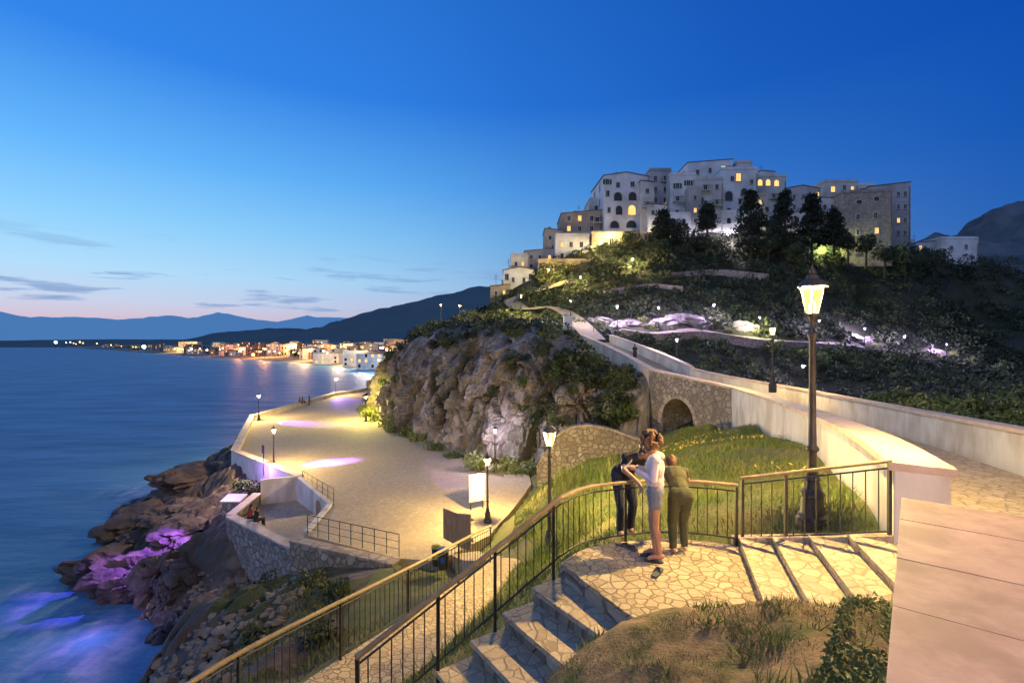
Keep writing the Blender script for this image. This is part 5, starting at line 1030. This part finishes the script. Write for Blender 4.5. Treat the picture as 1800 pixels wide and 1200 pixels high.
ST=dict(pelvis=(0,0,.93),chest=(0,0,1.24),neck=(.01,0,1.43),head=(.045,0,1.545),look=(1,0,-.05),shL=(0,.165,1.37),shR=(0,-.165,1.37),elL=(-.03,.22,1.1),elR=(-.03,-.22,1.1),wrL=(.05,.22,.86),wrR=(.05,-.22,.86),hdL=(.15,0,-1),hdR=(.15,0,-1),hipL=(0,.085,.89),hipR=(0,-.085,.89),knL=(.03,.09,.48),knR=(.03,-.09,.48),anL=(-.02,.095,.085),anR=(-.02,-.095,.085),toL=(.12,.11,.03),toR=(.12,-.11,.03))
g=dict(ST); g.update(head=(.07,0,1.535),look=(1,0,-.45),elL=(.02,.235,1.12),elR=(.04,-.23,1.12),wrL=(.245,.085,1.2),wrR=(.255,-.06,1.21),hdL=(.9,-.5,.35),hdR=(.9,.5,.35),knL=(.0,.075,.48),knR=(.045,-.075,.48),anL=(-.06,.075,.085),anR=(.0,-.08,.085),toL=(.08,.1,.03),toR=(.14,-.09,.03))
r_,j,W=person('woman in pale pink hoodie and denim shorts standing on the landing looking at a phone',(1.96,6.62,LZ+.015),(-.95,.3,0),g,'skin','hoodie','shorts','up','hoodie','denim','hair',True,False,.0075,True,1.0)
c=W((.345,.01,1.27)); ph=thing('phone','small dark phone held by the woman in the pink hoodie','phone',tuple(c)); rot=Matrix.Rotation(math.atan2(.3,-.95),4,'Z')@Matrix.Rotation(R(-35),4,'Y'); MB().box(c,(.009,.074,.15),M4=rot).obj('case',M['black'],ph,world=True)
scn=emis('phone_screen',(.75,.85,1.),1.2); MB().box(c-(rot@Vector((.0058,0,0))),(.002,.066,.138),M4=rot).obj('screen',scn,ph,world=True)
def flop(name,label,c,a,mat='sole',sc=1):
    c=Vector(c); t=thing(name,label,'sandal',tuple(c),a); t.scale=(sc,)*3; pts=[(.13,-.02),(.12,.025),(.06,.045),(-.02,.034),(-.1,.036),(-.13,0),(-.1,-.036),(-.02,-.04),(.06,-.047),(.115,-.04)]
    MB().prism(list(reversed(pts)),0,.02).obj('sole',M[mat],t); MB().tube([(.075,0,.02),(.05,-.01,.05),(-.02,-.04,.016)],.008,5).obj('strap',M['tee'],t); MB().tube([(.075,0,.02),(.05,.012,.05),(-.02,.037,.016)],.008,5).obj('strap',M['tee'],t)
flop('sandal','dark sandal on the near foot of the woman in the hoodie',j['anL']*.45+j['toL']*.55-Vector((0,0,.075)),math.atan2(.3,-.95),'black'); flop('sandal','dark sandal on the far foot of the woman in the hoodie',j['anR']*.45+j['toR']*.55-Vector((0,0,.075)),math.atan2(.3,-.95),'black')
flop('flip_flop','grey flip-flop lying alone on the landing nearest the earth mound',P(1155,1008,6.19)*1+Vector((0,0,.006)),1.0,'sole',1.15); flop('flip_flop','grey flip-flop lying beside the railing left of the woman',(1.72,6.98,LZ+.003),-1.1); flop('flip_flop','second flip-flop lying against the railing foot',(1.62,7.06,LZ+.003),-.6)
mn=dict(ST); mn.update(pelvis=(-.18,0,.9),chest=(.10,0,1.12),neck=(.29,0,1.25),head=(.40,.02,1.33),look=(.8,.45,-.6),shL=(.26,.18,1.21),shR=(.22,-.18,1.22),elL=(.44,.28,1.08),elR=(.40,-.32,1.10),wrL=(.62,.1,1.12),wrR=(.58,-.2,.96),hdL=(.7,-.6,.1),hdR=(.35,.1,-.9),hipL=(-.18,.09,.87),hipR=(-.18,-.09,.87),knL=(-.06,.1,.46),knR=(-.02,-.12,.46),anL=(-.14,.095,.085),anR=(-.10,-.095,.085),toL=(0,.11,.03),toR=(.04,-.11,.03))
person('man in black T-shirt bending over the railing toward the phone',(1.90,7.84,-3.12),(.3,-.95,0),mn,'skin2','shirt','trousers','short','tee','navy','hair2',False,True,.008,False,1.12)
th=dict(ST); th.update(pelvis=(-.26,0,.88),chest=(.0,0,1.08),neck=(.17,0,1.17),head=(.28,0,1.22),look=(1,.1,-.25),shL=(.12,.16,1.13),shR=(.12,-.16,1.13),elL=(.24,.25,.97),elR=(.24,-.25,.97),wrL=(.40,.1,.94),wrR=(.40,-.1,.95),hdL=(.6,-.6,-.1),hdR=(.6,.6,-.1),hipL=(-.26,.085,.85),hipR=(-.26,-.085,.85),knL=(-.15,.09,.45),knR=(-.09,-.09,.45),anL=(-.20,.09,.085),anR=(-.14,-.09,.085),toL=(-.06,.1,.03),toR=(0,-.1,.03))
person('person in dark olive top leaning low on the railing, back turned',(2.36,6.98,LZ+.01),(.05,1,0),th,'skin2','shirt','trousers','long','peach','khaki','hair3',False,True,.008,False,.95)
sit=dict(ST); sit.update(pelvis=(0,0,.1),chest=(.04,0,.42),neck=(.08,0,.6),head=(.12,0,.72),shL=(.05,.165,.54),shR=(.05,-.165,.54),elL=(.1,.22,.28),elR=(.1,-.22,.28),wrL=(.32,.12,.2),wrR=(.32,-.12,.2),hdL=(1,-.2,-.2),hdR=(1,.2,-.2),hipL=(.02,.085,.09),hipR=(.02,-.085,.09),knL=(.44,.1,.1),knR=(.44,-.1,.1),anL=(.46,.1,-.3),anR=(.46,-.1,-.3),toL=(.6,.1,-.36),toR=(.6,-.1,-.36))
person('person in red top sitting on the terrace wall, left one of a pair',(-15.6,28.75,-10.33),(.6,.8,0),sit,'skin2','shirt','trousers','long','red','navy','hair2',False,True,.018)
person('person in dark top sitting on the terrace wall, right one of a pair',(-15.0,28.3,-10.33),(.6,.8,0),sit,'skin','shirt','trousers','short','tee','navy','hair2',False,True,.018)
person('person in dark clothes sitting on the far plaza wall',(-34.75,80,PZ+.67),(1,-.1,0),sit,'skin2','shirt','trousers','short','navy','navy','hair2',False,True,.02)
person('person sitting on the far plaza wall beside the standing one',(-34.75,79,PZ+.67),(1,.2,0),sit,'skin2','shirt','trousers','long','tee','navy','hair3',False,True,.02)
person('person standing on the far plaza next to the seated pair',(-33.4,79.6,PZ),(-1,.1,0),ST,'skin2','shirt','trousers','short','tee','navy','hair2',False,True,.02,False,1.05)
q=RC[-9]; person('person in dark clothes walking up the bridge road',(q.x-.4,q.y,q.z-.95),(-.2,1,0),ST,'skin2','shirt','trousers','short','tee','navy','hair2',False,True,.018,False,1.03)
print('OBJ',len(C.objects))
